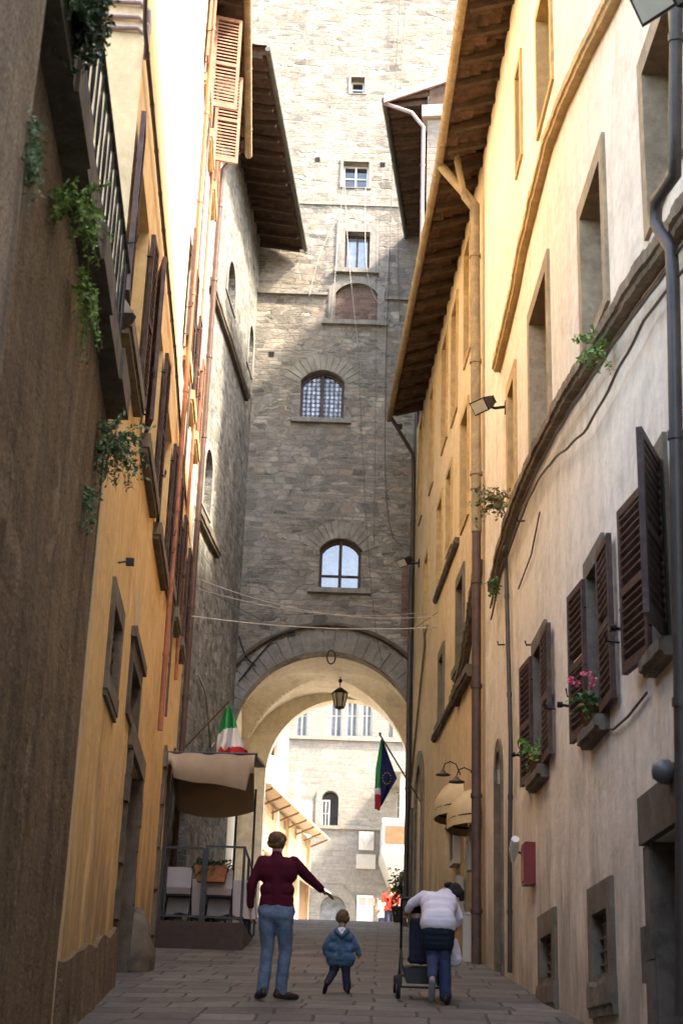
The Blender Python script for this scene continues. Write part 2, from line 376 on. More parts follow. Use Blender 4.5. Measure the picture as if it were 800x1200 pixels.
def paving():
    m, nt, b = new_mat('stone_paving'); g = N(nt)
    tc = g.n('ShaderNodeTexCoord'); mp = g.n('ShaderNodeMapping'); mp.inputs['Rotation'].default_value = (0, 0, rad(2)); g.l(tc.outputs['UV'], mp.inputs[0])
    nz = g.noise(mp.outputs[0], .9, 3, .6); va = g.n('ShaderNodeVectorMath', operation='SCALE'); g.l(nz.outputs['Color'], va.inputs[0]); va.inputs['Scale'].default_value = .14
    ad = g.n('ShaderNodeVectorMath', operation='ADD'); g.l(mp.outputs[0], ad.inputs[0]); g.l(va.outputs[0], ad.inputs[1])
    k = g.n('ShaderNodeTexBrick'); k.offset = .37; k.squash = .8; k.squash_frequency = 3
    for a, v_ in (('Scale', 1), ('Row Height', .52), ('Brick Width', .66), ('Mortar Size', .016), ('Mortar Smooth', .5), ('Bias', 0)): k.inputs[a].default_value = v_
    k.inputs['Color1'].default_value = (.088, .077, .066, 1); k.inputs['Color2'].default_value = (.15, .132, .114, 1); k.inputs['Mortar'].default_value = (.06, .05, .042, 1)
    g.l(ad.outputs[0], k.inputs['Vector'])
    col = g.mix(1.0, k.outputs['Color'], g.ramp(g.noise(tc.outputs['UV'], 1.3, 8, .75).outputs[0], [(.3, .65), (.7, 1.3)]), 'MULTIPLY')
    col = g.mix(.8, col, g.ramp(g.noise(tc.outputs['UV'], 14, 6, .8).outputs[0], [(.35, .7), (.65, 1.25)]), 'MULTIPLY')
    spk = g.ramp(g.noise(tc.outputs['UV'], 40, 3, .6).outputs[0], [(.68, 0.), (.72, 1.)])
    col = g.mix(g.math('MULTIPLY', spk, .5), col, (.2, .175, .15))
    g.l(col, b.inputs['Base Color']); b.inputs['Roughness'].default_value = .72; b.inputs['Specular IOR Level'].default_value = .35
    p = g.bump(g.math('SUBTRACT', 1.0, k.outputs['Fac']), .9, .025, b); g.bump(g.noise(tc.outputs['UV'], 5, 8, .7).outputs[0], .7, .03, b, p)
    return m
M['paving'] = paving()
M['plaza'] = plaster('plaza_paving', (.36, .32, .27), (.32, .28, .24), (.3, .25, .2), .2)
# ------------------------------------------------------------------ walls (plan)
TD = 35.0
CORN = 12.2
WR = W((2.47, 5), (2.30, 22.5), -1)
WY = W((2.30, 22.5), (1.84, TD-.15), -1)
WL = W((-2.108, CORN), (-2.60, 21.2), 1)
WO = W((-2.60, 21.2), (-2.85, 27), 1)
WS = W((-3.08, 27.03), (-2.40, TD), 1)
WT = W((-6, TD), (6, TD), 1)
# ------------------------------------------------------------------ ground
def ground():
    mb = MB(); ys = [-6+i*.5 for i in range(110)]+[52, 60, 75, 100, 150, 300, 900]
    xs = [-400, -40, -8, -5]+[-3+i*.5 for i in range(14)]+[6, 8, 40, 400]
    nx = len(xs); vs = []
    for y in ys:
        for x in xs:
            z = gz(y)-(0.0 if x > 0 else .05*min(1, -x/2.2))*(1 if y < 30 else 0)
            if -4 < x < 5: z += mn.noise(Vector((x*.6, y*.5, 0)))*.03
            vs.append((x, y, z))
    fs = [(j*nx+i, j*nx+i+1, (j+1)*nx+i+1, (j+1)*nx+i) for j in range(len(ys)-1) for i in range(nx-1)]
    fa = [f for f in fs if vs[f[0]][1] < 41.9]; fb = [f for f in fs if vs[f[0]][1] >= 41.9]
    mb.add(vs, fa, 0, True); o = mb.build('street', M['paving']); o['kind'] = 'structure'
    mb = MB(); mb.add(vs, fb, 0, True); o = mb.build('plaza', M['plaza']); o['kind'] = 'structure'
ground()
# ------------------------------------------------------------------ shared builders
def body(mb, w, u0, u1, z0, z1, back, holes, r=.3, mi=0, top=True):
    w.poly(mb, rectp(u0, u1, z0, z1), holes, 0, mi)
    for h in holes: w.strip(mb, h, 0, -r, mi)
    p = w.pt
    for (a, b) in ((u0, u1),):
        mb.quad(p(a, z0, 0), p(a, z0, -back), p(a, z1, -back), p(a, z1, 0), mi)
        mb.quad(p(b, z0, 0), p(b, z0, -back), p(b, z1, -back), p(b, z1, 0), mi)
        mb.quad(p(a, z0, -back), p(b, z0, -back), p(b, z1, -back), p(a, z1, -back), mi)
        if top: mb.quad(p(a, z1, 0), p(b, z1, 0), p(b, z1, -back), p(a, z1, -back), mi)
def frame_mesh(w, u0, u1, z0, z1, o, t=.06, mull=1, bars=1, dp=.05):
    mb = MB()
    w.box(mb, u0, u0+t, z0, z1, o, o+dp); w.box(mb, u1-t, u1, z0, z1, o, o+dp)
    w.box(mb, u0+t, u1-t, z0, z0+t, o, o+dp); w.box(mb, u0+t, u1-t, z1-t, z1, o, o+dp)
    for k in range(mull):
        c = u0+(u1-u0)*(k+1)/(mull+1); w.box(mb, c-t*.5, c+t*.5, z0+t, z1-t, o+.003, o+dp+.01)
    for k in range(bars):
        c = z0+(z1-z0)*(k+1)/(bars+1); w.box(mb, u0+t, u1-t, c-.018, c+.018, o+.01, o+dp-.01)
    return mb
def shutter_mb(a, b, z0, z1, th=.045, slat=.07, flip=False):
    """louvred panel between plan points a and b (Vectors)"""
    mb = MB(); a = Vector(a); b = Vector(b); d = (b-a); L = d.length; d.normalize(); n = Vector((-d.y, d.x, 0))
    def bx(s0, s1, q0, q1, n0, n1, tilt=0):
        p = []
        for zz in (q0, q1):
            for (s_, nn) in ((s0, n0), (s1, n0), (s1, n1), (s0, n1)):
                p.append(a+d*s_+n*nn+Vector((0, 0, zz+(tilt if (nn == n1) != flip else 0))))
        mb.hexa(p)
    h = th/2; fr = .06
    bx(0, fr, z0, z1, -h, h); bx(L-fr, L, z0, z1, -h, h); bx(fr, L-fr, z0, z0+.09, -h, h); bx(fr, L-fr, z1-.07, z1, -h, h)
    mid = z0+(z1-z0)*.48; bx(fr, L-fr, mid-.035, mid+.035, -h, h)
    z = z0+.10
    while z < z1-.12:
        if abs(z-mid+.02) > .05: bx(fr, L-fr, z, z+.016, -h*.9, h*.9, .05)
        z += slat
    return mb
def leaves(center, rx_, ry, rz_, n, size, droop=.3, bias=(0, 0, 0), seed=0, stems=True):
    rn = random.Random(seed); mb = MB(); c = Vector(center)
    ns = max(6, n//14)
    for k in range(ns):
        a = rn.uniform(0, 2*math.pi); e = rn.uniform(-.9, 1.0)
        tip = Vector((math.cos(a)*rx_*rn.uniform(.5, 1.1), math.sin(a)*ry*rn.uniform(.5, 1.1), e*rz_))+Vector(bias)*rn.random()
        pts = []
        for i in range(7):
            t = i/6; p = c+tip*t; p.z -= droop*rz_*t*t; pts.append(p)
        if stems: mb.tube(pts, .004, 3, 0, False, .0015)
        m_ = max(3, int(n/ns))
        for i in range(m_):
            t = rn.uniform(.25, 1.05); j = min(5, int(t*6)); p = pts[j].lerp(pts[j+1], min(1, t*6-j))
            s_ = size*rn.uniform(.55, 1.25)
            d = Vector((rn.gauss(0, 1), rn.gauss(0, 1), rn.gauss(-.2, .8))).normalized(); w_ = d.cross(Vector((rn.gauss(0, 1), rn.gauss(0, 1), rn.gauss(0, 1)))).normalized()
            n_ = d.cross(w_)
            mb.add([p, p+d*s_*.5+w_*s_*.26, p+d*s_+n_*s_*.12, p+d*s_*.5-w_*s_*.26], [(0, 1, 2, 3)])
    return mb
def rough_course(w, pts, h, dep, seed=0, o0=0.0, step=.07, jag=.05):
    """rough projecting stone string course following (u,z) points"""
    mb = MB(); L = [0]
    for i in range(len(pts)-1): L.append(L[-1]+math.hypot(pts[i+1][0]-pts[i][0], pts[i+1][1]-pts[i][1]))
    k = int(L[-1]/step); prof = [(0, -.5), (.72, -.5), (.80, -.28), (1., -.20), (1.0, .36), (.9, .5), (0, .52)]; vs = []
    rn = random.Random(seed)
    off = 0
    for i in range(k+1):
        s_ = L[-1]*i/k; j = max(q for q in range(len(L)) if L[q] <= s_+1e-9); j = min(j, len(pts)-2)
        t = (s_-L[j])/(L[j+1]-L[j]); u = pts[j][0]+(pts[j+1][0]-pts[j][0])*t; z = pts[j][1]+(pts[j+1][1]-pts[j][1])*t
        if rn.random() < .12: off = rn.uniform(-jag, jag)
        sc = 1+.12*mn.noise(Vector((s_*2.1+seed*7, 0, seed)))
        for q, (a, b) in enumerate(prof):
            nz = mn.noise(Vector((s_*5, q*1.7, seed)))*.3+mn.noise(Vector((s_*16, q*2.7, seed)))*.4
            vs.append(w.pt(u, z+off*.4+b*h*sc+nz*jag*.6, o0+max(-.02, a*dep*(sc+off*1.5)+nz*jag*(1 if a > 0 else 0))))
    n = len(prof); fs = [(i*n+q, (i+1)*n+q, (i+1)*n+q+1, i*n+q+1) for i in range(k) for q in range(n-1)]
    mb.add(vs, fs, 0, False)
    mb.add(vs[:n], [tuple(range(n))]); mb.add(vs[-n:], [tuple(range(n))])
    return mb
def eave(w, u0, u1, z, over, drop, parent, gm, tile, raft, gutr=.075, per=.24, u_r=.62):
    """tiled overhang: corrugated terracotta underside stepped outwards, rafters, gutter"""
    mb = MB(); nst = 4
    k = int((u1-u0)/per*8)
    for s_ in range(nst):
        oa = over*s_/nst-.03; ob = over*(s_+1)/nst+.02; vs = []
        for i in range(k+1):
            u = u0+(u1-u0)*i/k; ph = (u/per) % 1; c = abs(math.sin(math.pi*ph))*.085
            jit = .02*mn.noise(Vector((math.floor(u/per)*3.1, s_*5.3, z)))
            zz = z-drop*(s_+.5)/nst+c+jit*2
            for (o_, dz) in ((oa, 0.02), (ob, -.012), (ob, .05), (oa, .09)): vs.append(w.pt(u, zz+dz+jit, o_+jit))
        fs = []
        for i in range(k):
            for q in range(4): fs.append((i*4+q, (i+1)*4+q, (i+1)*4+(q+1) % 4, i*4+(q+1) % 4))
        mb.add(vs, fs, 0, False)
    # tiled slope above
    w0 = [w.pt(u0, z-drop+.12, over+.02), w.pt(u1, z-drop+.12, over+.02), w.pt(u1, z+.17, -.05), w.pt(u0, z+.17, -.05)]
    mb.quad(*w0); rf = [w.pt(u0, z+.17, -.05), w.pt(u1, z+.17, -.05), w.pt(u1, z+2.2, -4.5), w.pt(u0, z+2.2, -4.5)]; mb.quad(*rf)
    rf2 = [w.pt(u0, z+2.2, -4.5), w.pt(u1, z+2.2, -4.5), w.pt(u1, z+.3, -9), w.pt(u0, z+.3, -9)]; mb.quad(*rf2)
    for uu in (u0, u1): mb.add([w.pt(uu, z+.17, -.05), w.pt(uu, z+2.2, -4.5), w.pt(uu, z+.3, -9), w.pt(uu, z-.3, -9), w.pt(uu, z-.3, -.05)], [(0, 1, 2, 3, 4)])
    r = mb.build('roof', tile, parent)
    u = u0+.15
    while u < u1:
        mb = MB(); vs = []
        for uu in (u, u+.09):
            vs += [w.pt(uu, z-.14, -.02), w.pt(uu, z-drop-.08, over*.93), w.pt(uu, z-drop+.02, over*.93), w.pt(uu, z+.02, -.02)]
        mb.add(vs, [(0, 1, 2, 3), (7, 6, 5, 4), (0, 4, 5, 1), (1, 5, 6, 2), (2, 6, 7, 3)]); u += u_r
        mb.build('rafter', raft, r)
    mb = MB(); mb.tube([w.pt(u0-.05, z-drop+.02, over+gutr), w.pt(u1+.02, z-drop+.02, over+gutr)], gutr, 10)
    uu = u0+.4
    while uu < u1: mb.tube([w.pt(uu-.015, z-drop+.02, over+gutr), w.pt(uu+.015, z-drop+.02, over+gutr)], gutr*1.12, 10); uu += 1.0
    mb.build('gutter', gm, r)
    return r
def pipe(path, r, mat, parent, name='downpipe', coll=1.6):
    mb = MB(); mb.tube(path, r, 10)
    path = [Vector(p) for p in path]
    for i in range(len(path)-1):
        L = (path[i+1]-path[i]).length; k = int(L/coll)
        for j in range(k):
            p = path[i].lerp(path[i+1], (j+.5)/max(1, k)); d = (path[i+1]-path[i]).normalized()*.03
            mb.tube([p-d, p+d], r*1.22, 10)
    return mb.build(name, mat, parent)
def catenary(a, b, sag, n=16):
    a = Vector(a); b = Vector(b)
    return [a.lerp(b, i/n)-Vector((0, 0, sag*4*(i/n)*(1-i/n))) for i in range(n+1)]
#@@PARTS
# ================================================================== LEFT SIDE
WD = W((-1.56, 3.5), (-2.095, CORN-.06), 1)
rw = thing('retaining_wall', 'tall dark rendered garden wall with a stone coping and iron railing, at the left edge', 'wall', WD.pt(0, -1.6))
mb = MB(); CZ = 5.32; LW = WD.L; us = 3.3
WDn = WD
n_ = 60
def dgrid(mb, w, u0, u1, z0, z1, nu, nz, amp, mi=0):
    vs = []
    for j in range(nz+1):
        for i in range(nu+1):
            u = u0+(u1-u0)*i/nu; z = z0+(z1-z0)*j/nz
            vs.append(w.pt(u, z, amp*(mn.noise(Vector((u*.9, z*.35, 3)))+.5*mn.noise(Vector((u*3, z*1.1, 7))))))
    mb.add(vs, [(j*(nu+1)+i, j*(nu+1)+i+1, (j+1)*(nu+1)+i+1, (j+1)*(nu+1)+i) for j in range(nz) for i in range(nu)], mi, True)
dgrid(mb, WD, -16, LW, -4.5, CZ, 100, 44, .035)
p = WD.pt
mb.quad(p(-16, CZ, -.02), p(LW, CZ, -.02), p(LW, CZ, -7), p(-16, CZ, -7)); mb.quad(p(LW, -2, 0), p(LW, -2, -7), p(LW, CZ, -7), p(LW, CZ, 0))
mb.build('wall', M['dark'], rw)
mb = MB(); dgrid(mb, WD, -1, us-.35, -1.9, 9, 24, 50, .05); mb2 = mb
for q in mb.v: q += WD.n*.10
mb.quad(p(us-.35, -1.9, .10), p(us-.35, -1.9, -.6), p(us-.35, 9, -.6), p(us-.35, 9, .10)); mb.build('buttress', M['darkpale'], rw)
# coping in separate rough blocks
mb = MB(); u = us-.35; rn = random.Random(4)
while u < LW-.05:
    u2 = min(LW-.01, u+rn.uniform(.8, 1.2)); WD.box(mb, u, u2-.012, CZ-.02+rn.uniform(-.01, .01), CZ+.26+rn.uniform(-.015, .015), -.35, .17+rn.uniform(-.02, .02)); u = u2
cop = mb.build('coping', M['pietraD'], rw)
mb = MB(); WD.box(mb, us-.3, us+.35, CZ+.25, CZ+1.0, -.38, .2); WD.box(mb, us-.36, us+.42, CZ+1.0, CZ+1.16, -.42, .26); mb.build('pier', M['pietraD'], rw)
mb = MB(); WD.box(mb, LW-.62, LW-.28, CZ+.25, CZ+.75, -.3, .08)
mb.tube([p(LW-.45, CZ+.72, .07), p(LW-.45, CZ+.86, .0), p(LW-.45, CZ+.86, -.15), p(LW-.45, CZ+.72, -.28)], .16, 10); mb.build('scroll_pier', M['pietraD'], rw)
mb = MB()
for (ua, ub, zb) in ((us+.45, LW-.65, CZ+.27), (us-1.6, us-.3, CZ+1.2)):
    mb.tube([p(ua, zb+.85, .13), p(ub, zb+.85, .13)], .024, 6); mb.tube([p(ua, zb+.08, .13), p(ub, zb+.08, .13)], .018, 6)
    u = ua; k = 0
    while u < ub:
        mb.tube([p(u, zb-.03, .13), p(u, zb+.85, .13)], .012, 5)
        if k % 2 == 0:
            mb.tube([p(u+.06*math.sin(a), zb+.45+.22*math.cos(a), .13) for a in [i*math.pi/5 for i in range(11)]], .009, 4, 0, False)
        u += .24; k += 1
mb.build('railing', M['iron'], rw)
def plant(name, label, px, py, w, o, dims, n, size, mat, droop, seed, bias=(0, 0, 0), group='plants growing out of the walls'):
    u, z = w.uz(px, py, o); c = w.pt(u, z, o-.03); k_ = c.length/1750; dims = [d_*k_ for d_ in dims]; size = size*k_; bias = [d_*k_ for d_ in bias]
    mb = leaves(c, *dims, n, size, droop, bias, seed); ob = mb.build(name, mat); return tag(ob, label, 'plant', group)
plant('wall_plant', 'large bushy green clump hanging from the dark wall at the far upper left', 30, 140, WD, .06, (32, 45, 42), 3200, 6.5, M['leafv'], .6, 1, (.0, 0, -50))
plant('wall_plant', 'light green sprays poking through the railing, second clump down the garden wall', 92, 235, WD, .14, (40, 60, 42), 800, 8, M['leafb'], .4, 2, (10, 0, 0))
plant('wall_plant', 'yellow green clump on the coping under the lower end of the railing', 108, 345, WD, .16, (20, 60, 45), 700, 6, M['leafb'], .5, 3)
plant('wall_plant', 'grey green bush sprouting at the outer end of the stone coping against orange wall', 138, 515, WD, .17, (34, 40, 44), 900, 7.5, M['leafv'], .4, 4, (10, 0, 0))
plant('wall_plant', 'small drooping plant on the dark wall just below the coping end', 107, 578, WD, .04, (16, 25, 26), 420, 6, M['leafv'], .6, 5, (0, 0, -22))
tr = thing('garden_tree', 'dark leafy tree overhanging the railing at the top left corner', 'tree', (-2.45, 8.6, CZ))
mb = MB(); c = atD(92, 4, 6.9)
mb.tube([(-2.45, 8.6, CZ), (-2.4, 8.5, CZ+.6), (c.x-.3, 7.6, c.z+.2), (c.x-.03, 6.95, c.z+.25)], .09, 8, r1=.03); mb.build('trunk', M['wood'], tr)
leaves(c+Vector((-.02, 0, .10)), .20, .32, .24, 6500, .042, .5, (0, 0, -.1), 9).build('crown', M['leafd'], tr)
# ---------------- orange house
def house(name, label, w, u=0): return thing(name, label, 'house', w.pt(u, gz(w.pt(u, 0).y)))
oh = house('orange_house', 'long orange plastered house with a cream gable beside the dark garden wall', WL)
zL = 18.5; LWL = WL.L
def _lw(a, b, yb, yt, w=WL, o=.15):
    """window from the near and far pixel of its sill"""
    ua, z0 = w.uz(a, yb, o); ub = w.u_at(b, z0, o); return min(ua, ub), max(ua, ub), z0, z0+yt
lw = []
ua, za = WL.uz(152, 396, .1); ub, zb = WL.uz(170, 470, .1); lw.append((ua+.12, ub-.12, (za+zb)/2+.16, (za+zb)/2+2.15))
ua, za = WL.uz(173, 536, .1); ub, zb = WL.uz(187, 590, .1); lw.append((ua+.12, ub-.12, (za+zb)/2+.16, (za+zb)/2+2.25))
ua, za = WL.uz(187, 636, .1); ub, zb = WL.uz(198, 678, .1); lw.append((ua+.12, min(ub-.12, LWL-.4), (za+zb)/2+.16, (za+zb)/2+2.25))
door = WL.rect(142, 850, 1125, 155); over = WL.rect(151, 762, 838, 160)
gril = WL.rect(128, 690, 800, 137)
holes = [rectp(*q) for q in lw]+[rectp(door[0], door[1], gz(14)-.6, door[3]), rectp(*over), rectp(*gril)]
mb = MB(); body(mb, WL, 0, LWL, -1.4, zL, 7, holes, .28)
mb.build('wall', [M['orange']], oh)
mb = MB(); q = WL.pt
mb.hexa([q(-.012, -1.3, 0)+Vector((.012, 0, 0)), q(-.012, -1.3, -7), q(-.001, -1.3, -7), q(-.001, -1.3, .012), q(-.012, zL, .0)+Vector((.012, 0, 0)), q(-.012, zL, -7), q(-.001, zL, -7), q(-.001, zL, .012)])
mb.build('gable', M['cream'], oh)
# pale corner strip of bare plaster beside the garden wall
def strip_surf(w, pts, wd, name, mat, par, o=.006, seed=0):
    mb = MB(); rn = random.Random(seed); L_ = []; R_ = []
    for i in range(len(pts)-1):
        for k in range(12):
            t = k/12; u = pts[i][0]*(1-t)+pts[i+1][0]*t; z = pts[i][1]*(1-t)+pts[i+1][1]*t
            L_.append((u, z)); R_.append((u+wd*(1+.5*mn.noise(Vector((z*1.7, seed, 0)))+.3*mn.noise(Vector((z*6, seed, 0)))), z))
    w.poly(mb, L_+R_[::-1], (), o); return mb.build(name, mat, par)
strip_surf(WL, [(.003, -1.2), (.003, 6.0)], .22, 'corner_render', M['cream'], oh, .008, 2)
mb = MB(); pp = []
for i in range(22):
    a = 2*math.pi*i/22; k = 1+.3*mn.noise(Vector((math.cos(a)*2, math.sin(a)*2, 4))); x_, y_ = 161+3.2*math.cos(a)*k, 722+34*math.sin(a)*k; pp.append(WL.uz(x_, y_, .004))
WL.poly(mb, pp, (), .004); mb.build('bare_plaster_patch', M['cream'], oh)
def plinth(w, u0, u1, h, name, mat, par, o=.03, seed=0, du=.15):
    mb = MB(); k = max(2, int((u1-u0)/du)); vs = []
    for i in range(k+1):
        u = u0+(u1-u0)*i/k; g_ = gz(w.pt(u, 0).y); hh = h*(1+.12*mn.noise(Vector((u*1.3, seed, 2)))); oo = o*(1+.5*mn.noise(Vector((u*2.1, seed, 5))))
        vs += [w.pt(u, g_-.4, oo+.03), w.pt(u, g_+hh, oo), w.pt(u, g_+hh+.02, -.05)]
    mb.add(vs, [(i*3+j, (i+1)*3+j, (i+1)*3+j+1, i*3+j+1) for i in range(k) for j in range(2)], 0, False)
    mb.add([vs[0], vs[1], vs[2]], [(0, 1, 2)]); mb.add([vs[-3], vs[-2], vs[-1]], [(0, 1, 2)]); return mb.build(name, mat, par)
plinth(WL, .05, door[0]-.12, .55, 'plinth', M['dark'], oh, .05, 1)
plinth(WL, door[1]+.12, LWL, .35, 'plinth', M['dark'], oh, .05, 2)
def wall_window(w, par, q, r=.26, mat='glass', frame='wood', mull=1, bars=1, shut=None, sill=None, surround=None, arch=None, shm='shutter', sw=None, ang=(8, 8), zoff=0, label=None, sillm='pietra', curtain=False, rough=False):
    u0, u1, z0, z1 = q
    fm = frame_mesh(w, u0+.004, u1-.004, z0+.004, z1-.004, -r+.01, .055, mull, bars); f = fm.build('window', M[frame], par)
    mb = MB(); w.box(mb, u0-.02, u1+.02, z0-.02, z1+.02, -r-.03, -r+.004); mb.build('pane', M[mat], f)
    if sill:
        sx, sd, sh = sill
        if rough: mb = rough_course(w, [(u0-sx, z0-sh/2), (u1+sx, z0-sh/2)], sh, sd, int(u0*10), -.02, .06, .03)
        else: mb = MB(); w.box(mb, u0-sx, u1+sx, z0-sh, z0-.004, -.03, sd); w.box(mb, u0-sx+.03, u1+sx-.03, z0-sh*1.35, z0-sh-.001, -.03, sd*.75)
        mb.build('sill', M[sillm], f)
    if surround:
        t, m_ = surround
        outer = rectp(u0-t, u1+t, z0-(t*.6 if not sill else 0), z1+t*1.25)
        mb = MB(); w.slab(mb, outer, -.01, .035, [rectp(u0, u1, z0+.001, z1)]); w.slab(mb, rectp(u0+.002, u1-.002, z0+.002, z1-.002), -r+.02, .036, [rectp(u0+.02, u1-.02, z0+.02, z1-.02)]); mb.build('stone_surround', M[m_], f)
    if shut:
        ww = sw or (u1-u0)/2
        for s_ in shut:
            a_ = rad(ang[0] if s_ == 'a' else ang[1])
            if s_ == 'a': h0 = u0-.01; e = h0-ww*math.cos(a_)
            else: h0 = u1+.01; e = h0+ww*math.cos(a_)
            A = w.pt(h0, 0, .05); B = w.pt(e, 0, .05+ww*math.sin(a_)); 
            if s_ == 'a': A, B = B, A
            shutter_mb(A, B, z0+.02, z1-.02, flip=(s_ == 'a' and ang[0] > 15)).build('shutter', M[shm], f)
            for zz in (z0+.25, z1-.3): mb = MB(); mb.tube([w.pt(h0, zz, -.02), w.pt(h0, zz, .06)], .012, 5); mb.build('hinge', M['iron'], f)
            mb = MB(); mb.tube([w.pt(e, z0+.5, -.02), w.pt(e+(-.04 if s_ == 'a' else .04), z0+.5, .12), w.pt(e+(-.04 if s_ == 'a' else .04), z0+.58, .13)], .009, 5); mb.build('shutter_catch', M['iron'], f)
    return f
for i, q_ in enumerate(lw):
    wall_window(WL, oh, q_, shut='ab', sill=(.08, .11, .17), sw=.42, ang=(3, 3) if i != 1 else (12, 3))
def grille(w, q, par, nu, nz, o=-.06):
    u0, u1, z0, z1 = q; mb = MB()
    for k in range(1, nu+1): u = u0+(u1-u0)*k/(nu+1); mb.tube([w.pt(u, z0-.03, o), w.pt(u, z1+.03, o)], .016, 6)
    for k in range(1, nz+1): z = z0+(z1-z0)*k/(nz+1); mb.tube([w.pt(u0-.03, z, o), w.pt(u1+.03, z, o)], .015, 6)
    return mb.build('iron_grille', M['rustg'], par)
f = wall_window(WL, oh, gril, surround=(.16, 'pietra'), sill=(.16, .045, .18)); grille(WL, gril, f, 3, 5, -.05)
f = wall_window(WL, oh, over, surround=(.16, 'pietraD'))
def blocks(w, u0, u1, z0, z1, name, mat, par, bh=.32, o=.05, seed=0, alt=.08):
    mb = MB(); rn = random.Random(seed); z = z0; k = 0
    while z < z1-.02:
        h = min(bh*rn.uniform(.85, 1.15), z1-z); a = alt if k % 2 else 0
        w.box(mb, u0-a, u1, z, z+h-.012, -.02, o+rn.uniform(-.008, .012)); z += h; k += 1
    return mb.build(name, mat, par)
# door of the orange house
mb = MB(); WL.box(mb, door[1]-.03, door[1]-.003, gz(14)-.5, door[3]-.004, -.275, .03); mb.build('door_jamb', M['pietraD'], oh)
mb = MB(); WL.box(mb, over[1]-.03, over[1]-.003, over[2]+.003, over[3]-.004, -.2, .03); mb.build('stone_lining', M['pietraD'], oh)
d0, d1, _z, dz = door; dg = gz(WL.pt(d0, 0).y)-.3
mb = MB(); WL.box(mb, d0-.01, d1+.01, dg, dz, -.30, -.25)
for k in range(5): WL.box(mb, d0+.04, d1-.04, dg+.4+k*.55, dg+.86+k*.55, -.255, -.235)
dd = mb.build('door', M['wood'], oh); mb = MB(); mb.lathe(WL.pt(d1-.12, dg+1.5, -.235), [(0, .05), (.03, .045), (.035, .03), (.012, .01), (.012, -.01)], 10, axis=WL.n); mb.build('handle', M['iron'], dd)
blocks(WL, d0-.2, d0-.002, dg, dz, 'door_jamb', M['pietraD'], oh, seed=1); blocks(WL, d1+.002, d1+.2, dg, dz, 'door_jamb', M['pietraD'], oh, seed=2, alt=0)
mb = MB(); WL.box(mb, d0-.28, d1+.28, dz+.002, dz+.26, -.02, .055); mb.build('lintel', M['pietra'], oh)
gu, gz_ = WL.uz(166, 760); 
mb = MB(); WL.box(mb, over[0]-.25, over[1]+.28, over[3]+.2, over[3]+.32, -.02, .07); mb.build('cornice', M['pietra'], oh)
# conduit pipes
pth = [WL.pt(*WL.uz(*a, .05), .05) for a in ((171, -25), (170, 32), (181, 150), (190, 250), (206, 420), (211, 500), (222, 640))]
pipe(pth, .022, M['pipeD'], oh, 'conduit', .7)
mb = MB()
for zz, yy in ((0, 3), (1, 20), (2, 33)):
    a = atD(118, yy-2, CORN-.05); b = atD(172, yy+1, CORN-.05); b.x = -2.09; mb.tube([Vector((-3.2, CORN-.06, a.z-.0)), Vector((-2.16, CORN-.06, b.z)), Vector((-2.08, CORN+.02, b.z-.04)), Vector((-2.08, CORN+.1, b.z-.25))], .025, 8)
mb.build('gable_pipe', M['lead'], oh)
# small wall lamp on orange wall
u, z = WL.uz(150, 660, .1)
mb = MB(); mb.tube([WL.pt(u, z, 0), WL.pt(u, z+.03, .16)], .01, 5); WL.box(mb, u-.03, u+.03, z-.02, z+.05, .08, .16)
tag(mb.build('wall_lamp_bracket', M['black']), 'little black wall lamp bracket on the orange plaster above the dark doorway', 'lamp')
# guard stone
mb = MB(); gx = WL.pt(door[1]+.55, 0); g0 = gz(gx.y); vs = []; nn = 14
for j, (rr, h) in enumerate([(.42, -.1), (.44, .08), (.42, .22), (.30, .36), (.24, .5), (.13, .62), (.0, .66)]):
    for i in range(nn):
        a = 2*math.pi*i/nn; k = 1+.22*mn.noise(Vector((math.cos(a)*1.5, math.sin(a)*1.5, h*3)))
        vs.append(Vector((gx.x+.05+math.cos(a)*rr*k*.75, gx.y+math.sin(a)*rr*k*1.3, g0+h*k)))
mb.add(vs, [(j*nn+i, j*nn+(i+1) % nn, (j+1)*nn+(i+1) % nn, (j+1)*nn+i) for j in range(6) for i in range(nn)], 0, True)
tag(mb.build('guard_stone', M['pietraD']), 'worn lumpy guard stone at the foot of the orange wall', 'stone')
# ---------------- ochre / pale house (sunlight on the upper part painted in as pale plaster)
ph = house('pale_ochre_house', 'narrow ochre plastered house, sunlit look painted pale on its upper wall, between the orange house and the grey rubble house', WO)
ow = []
for (na, ya, fb, yb, h) in ((199, 712, 206, 747, 2.1), (208, 770, 213, 805, 2.0), (213, 425, 221, 470, 2.1), (226, 508, 232, 545, 2.1), (204, 168, 210, 243, 2.1)):
    a, za = WO.uz(na, ya, .2); b, zb = WO.uz(fb, yb, .2); a = max(.15, a); b = min(b, WO.L-.3)
    if b-a < .8: b = a+.95
    ow.append([a, b, (za+zb)/2+.1, (za+zb)/2+h])
sA = WO.uz(241, 70)[0]; 
base = [(.35, 1.25), (2.0, 2.95), (3.75, 4.7)]
zr = [6.75, 10.6, 15.85]
ow = [(a, b, z_+.12, z_+2.1) for z_ in zr for a, b in base]
od = (2.9, 3.9, gz(25)-.3, gz(25)+2.7)
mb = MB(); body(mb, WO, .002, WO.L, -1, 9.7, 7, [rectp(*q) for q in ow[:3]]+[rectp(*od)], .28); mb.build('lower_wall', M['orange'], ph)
mb = MB(); body(mb, WO, .002, WO.L, 9.703, zL, 7, [rectp(*q) for q in ow[3:]], .28); mb.build('upper_wall', M['pale'], ph)  # paler plaster here imitates the sun-washed, overexposed top of the wall
for i, q_ in enumerate(ow):
    wall_window(WO, ph, q_, shut='ab', sill=(.08, .12, .17), sw=.42 if i < 6 else .5, ang=(3, 3) if i < 6 else (2, 78 if i < 8 else 3), shm='shutter' if i < 5 else 'shutterR', sillm='pietra' if i < 3 else 'ochrest')
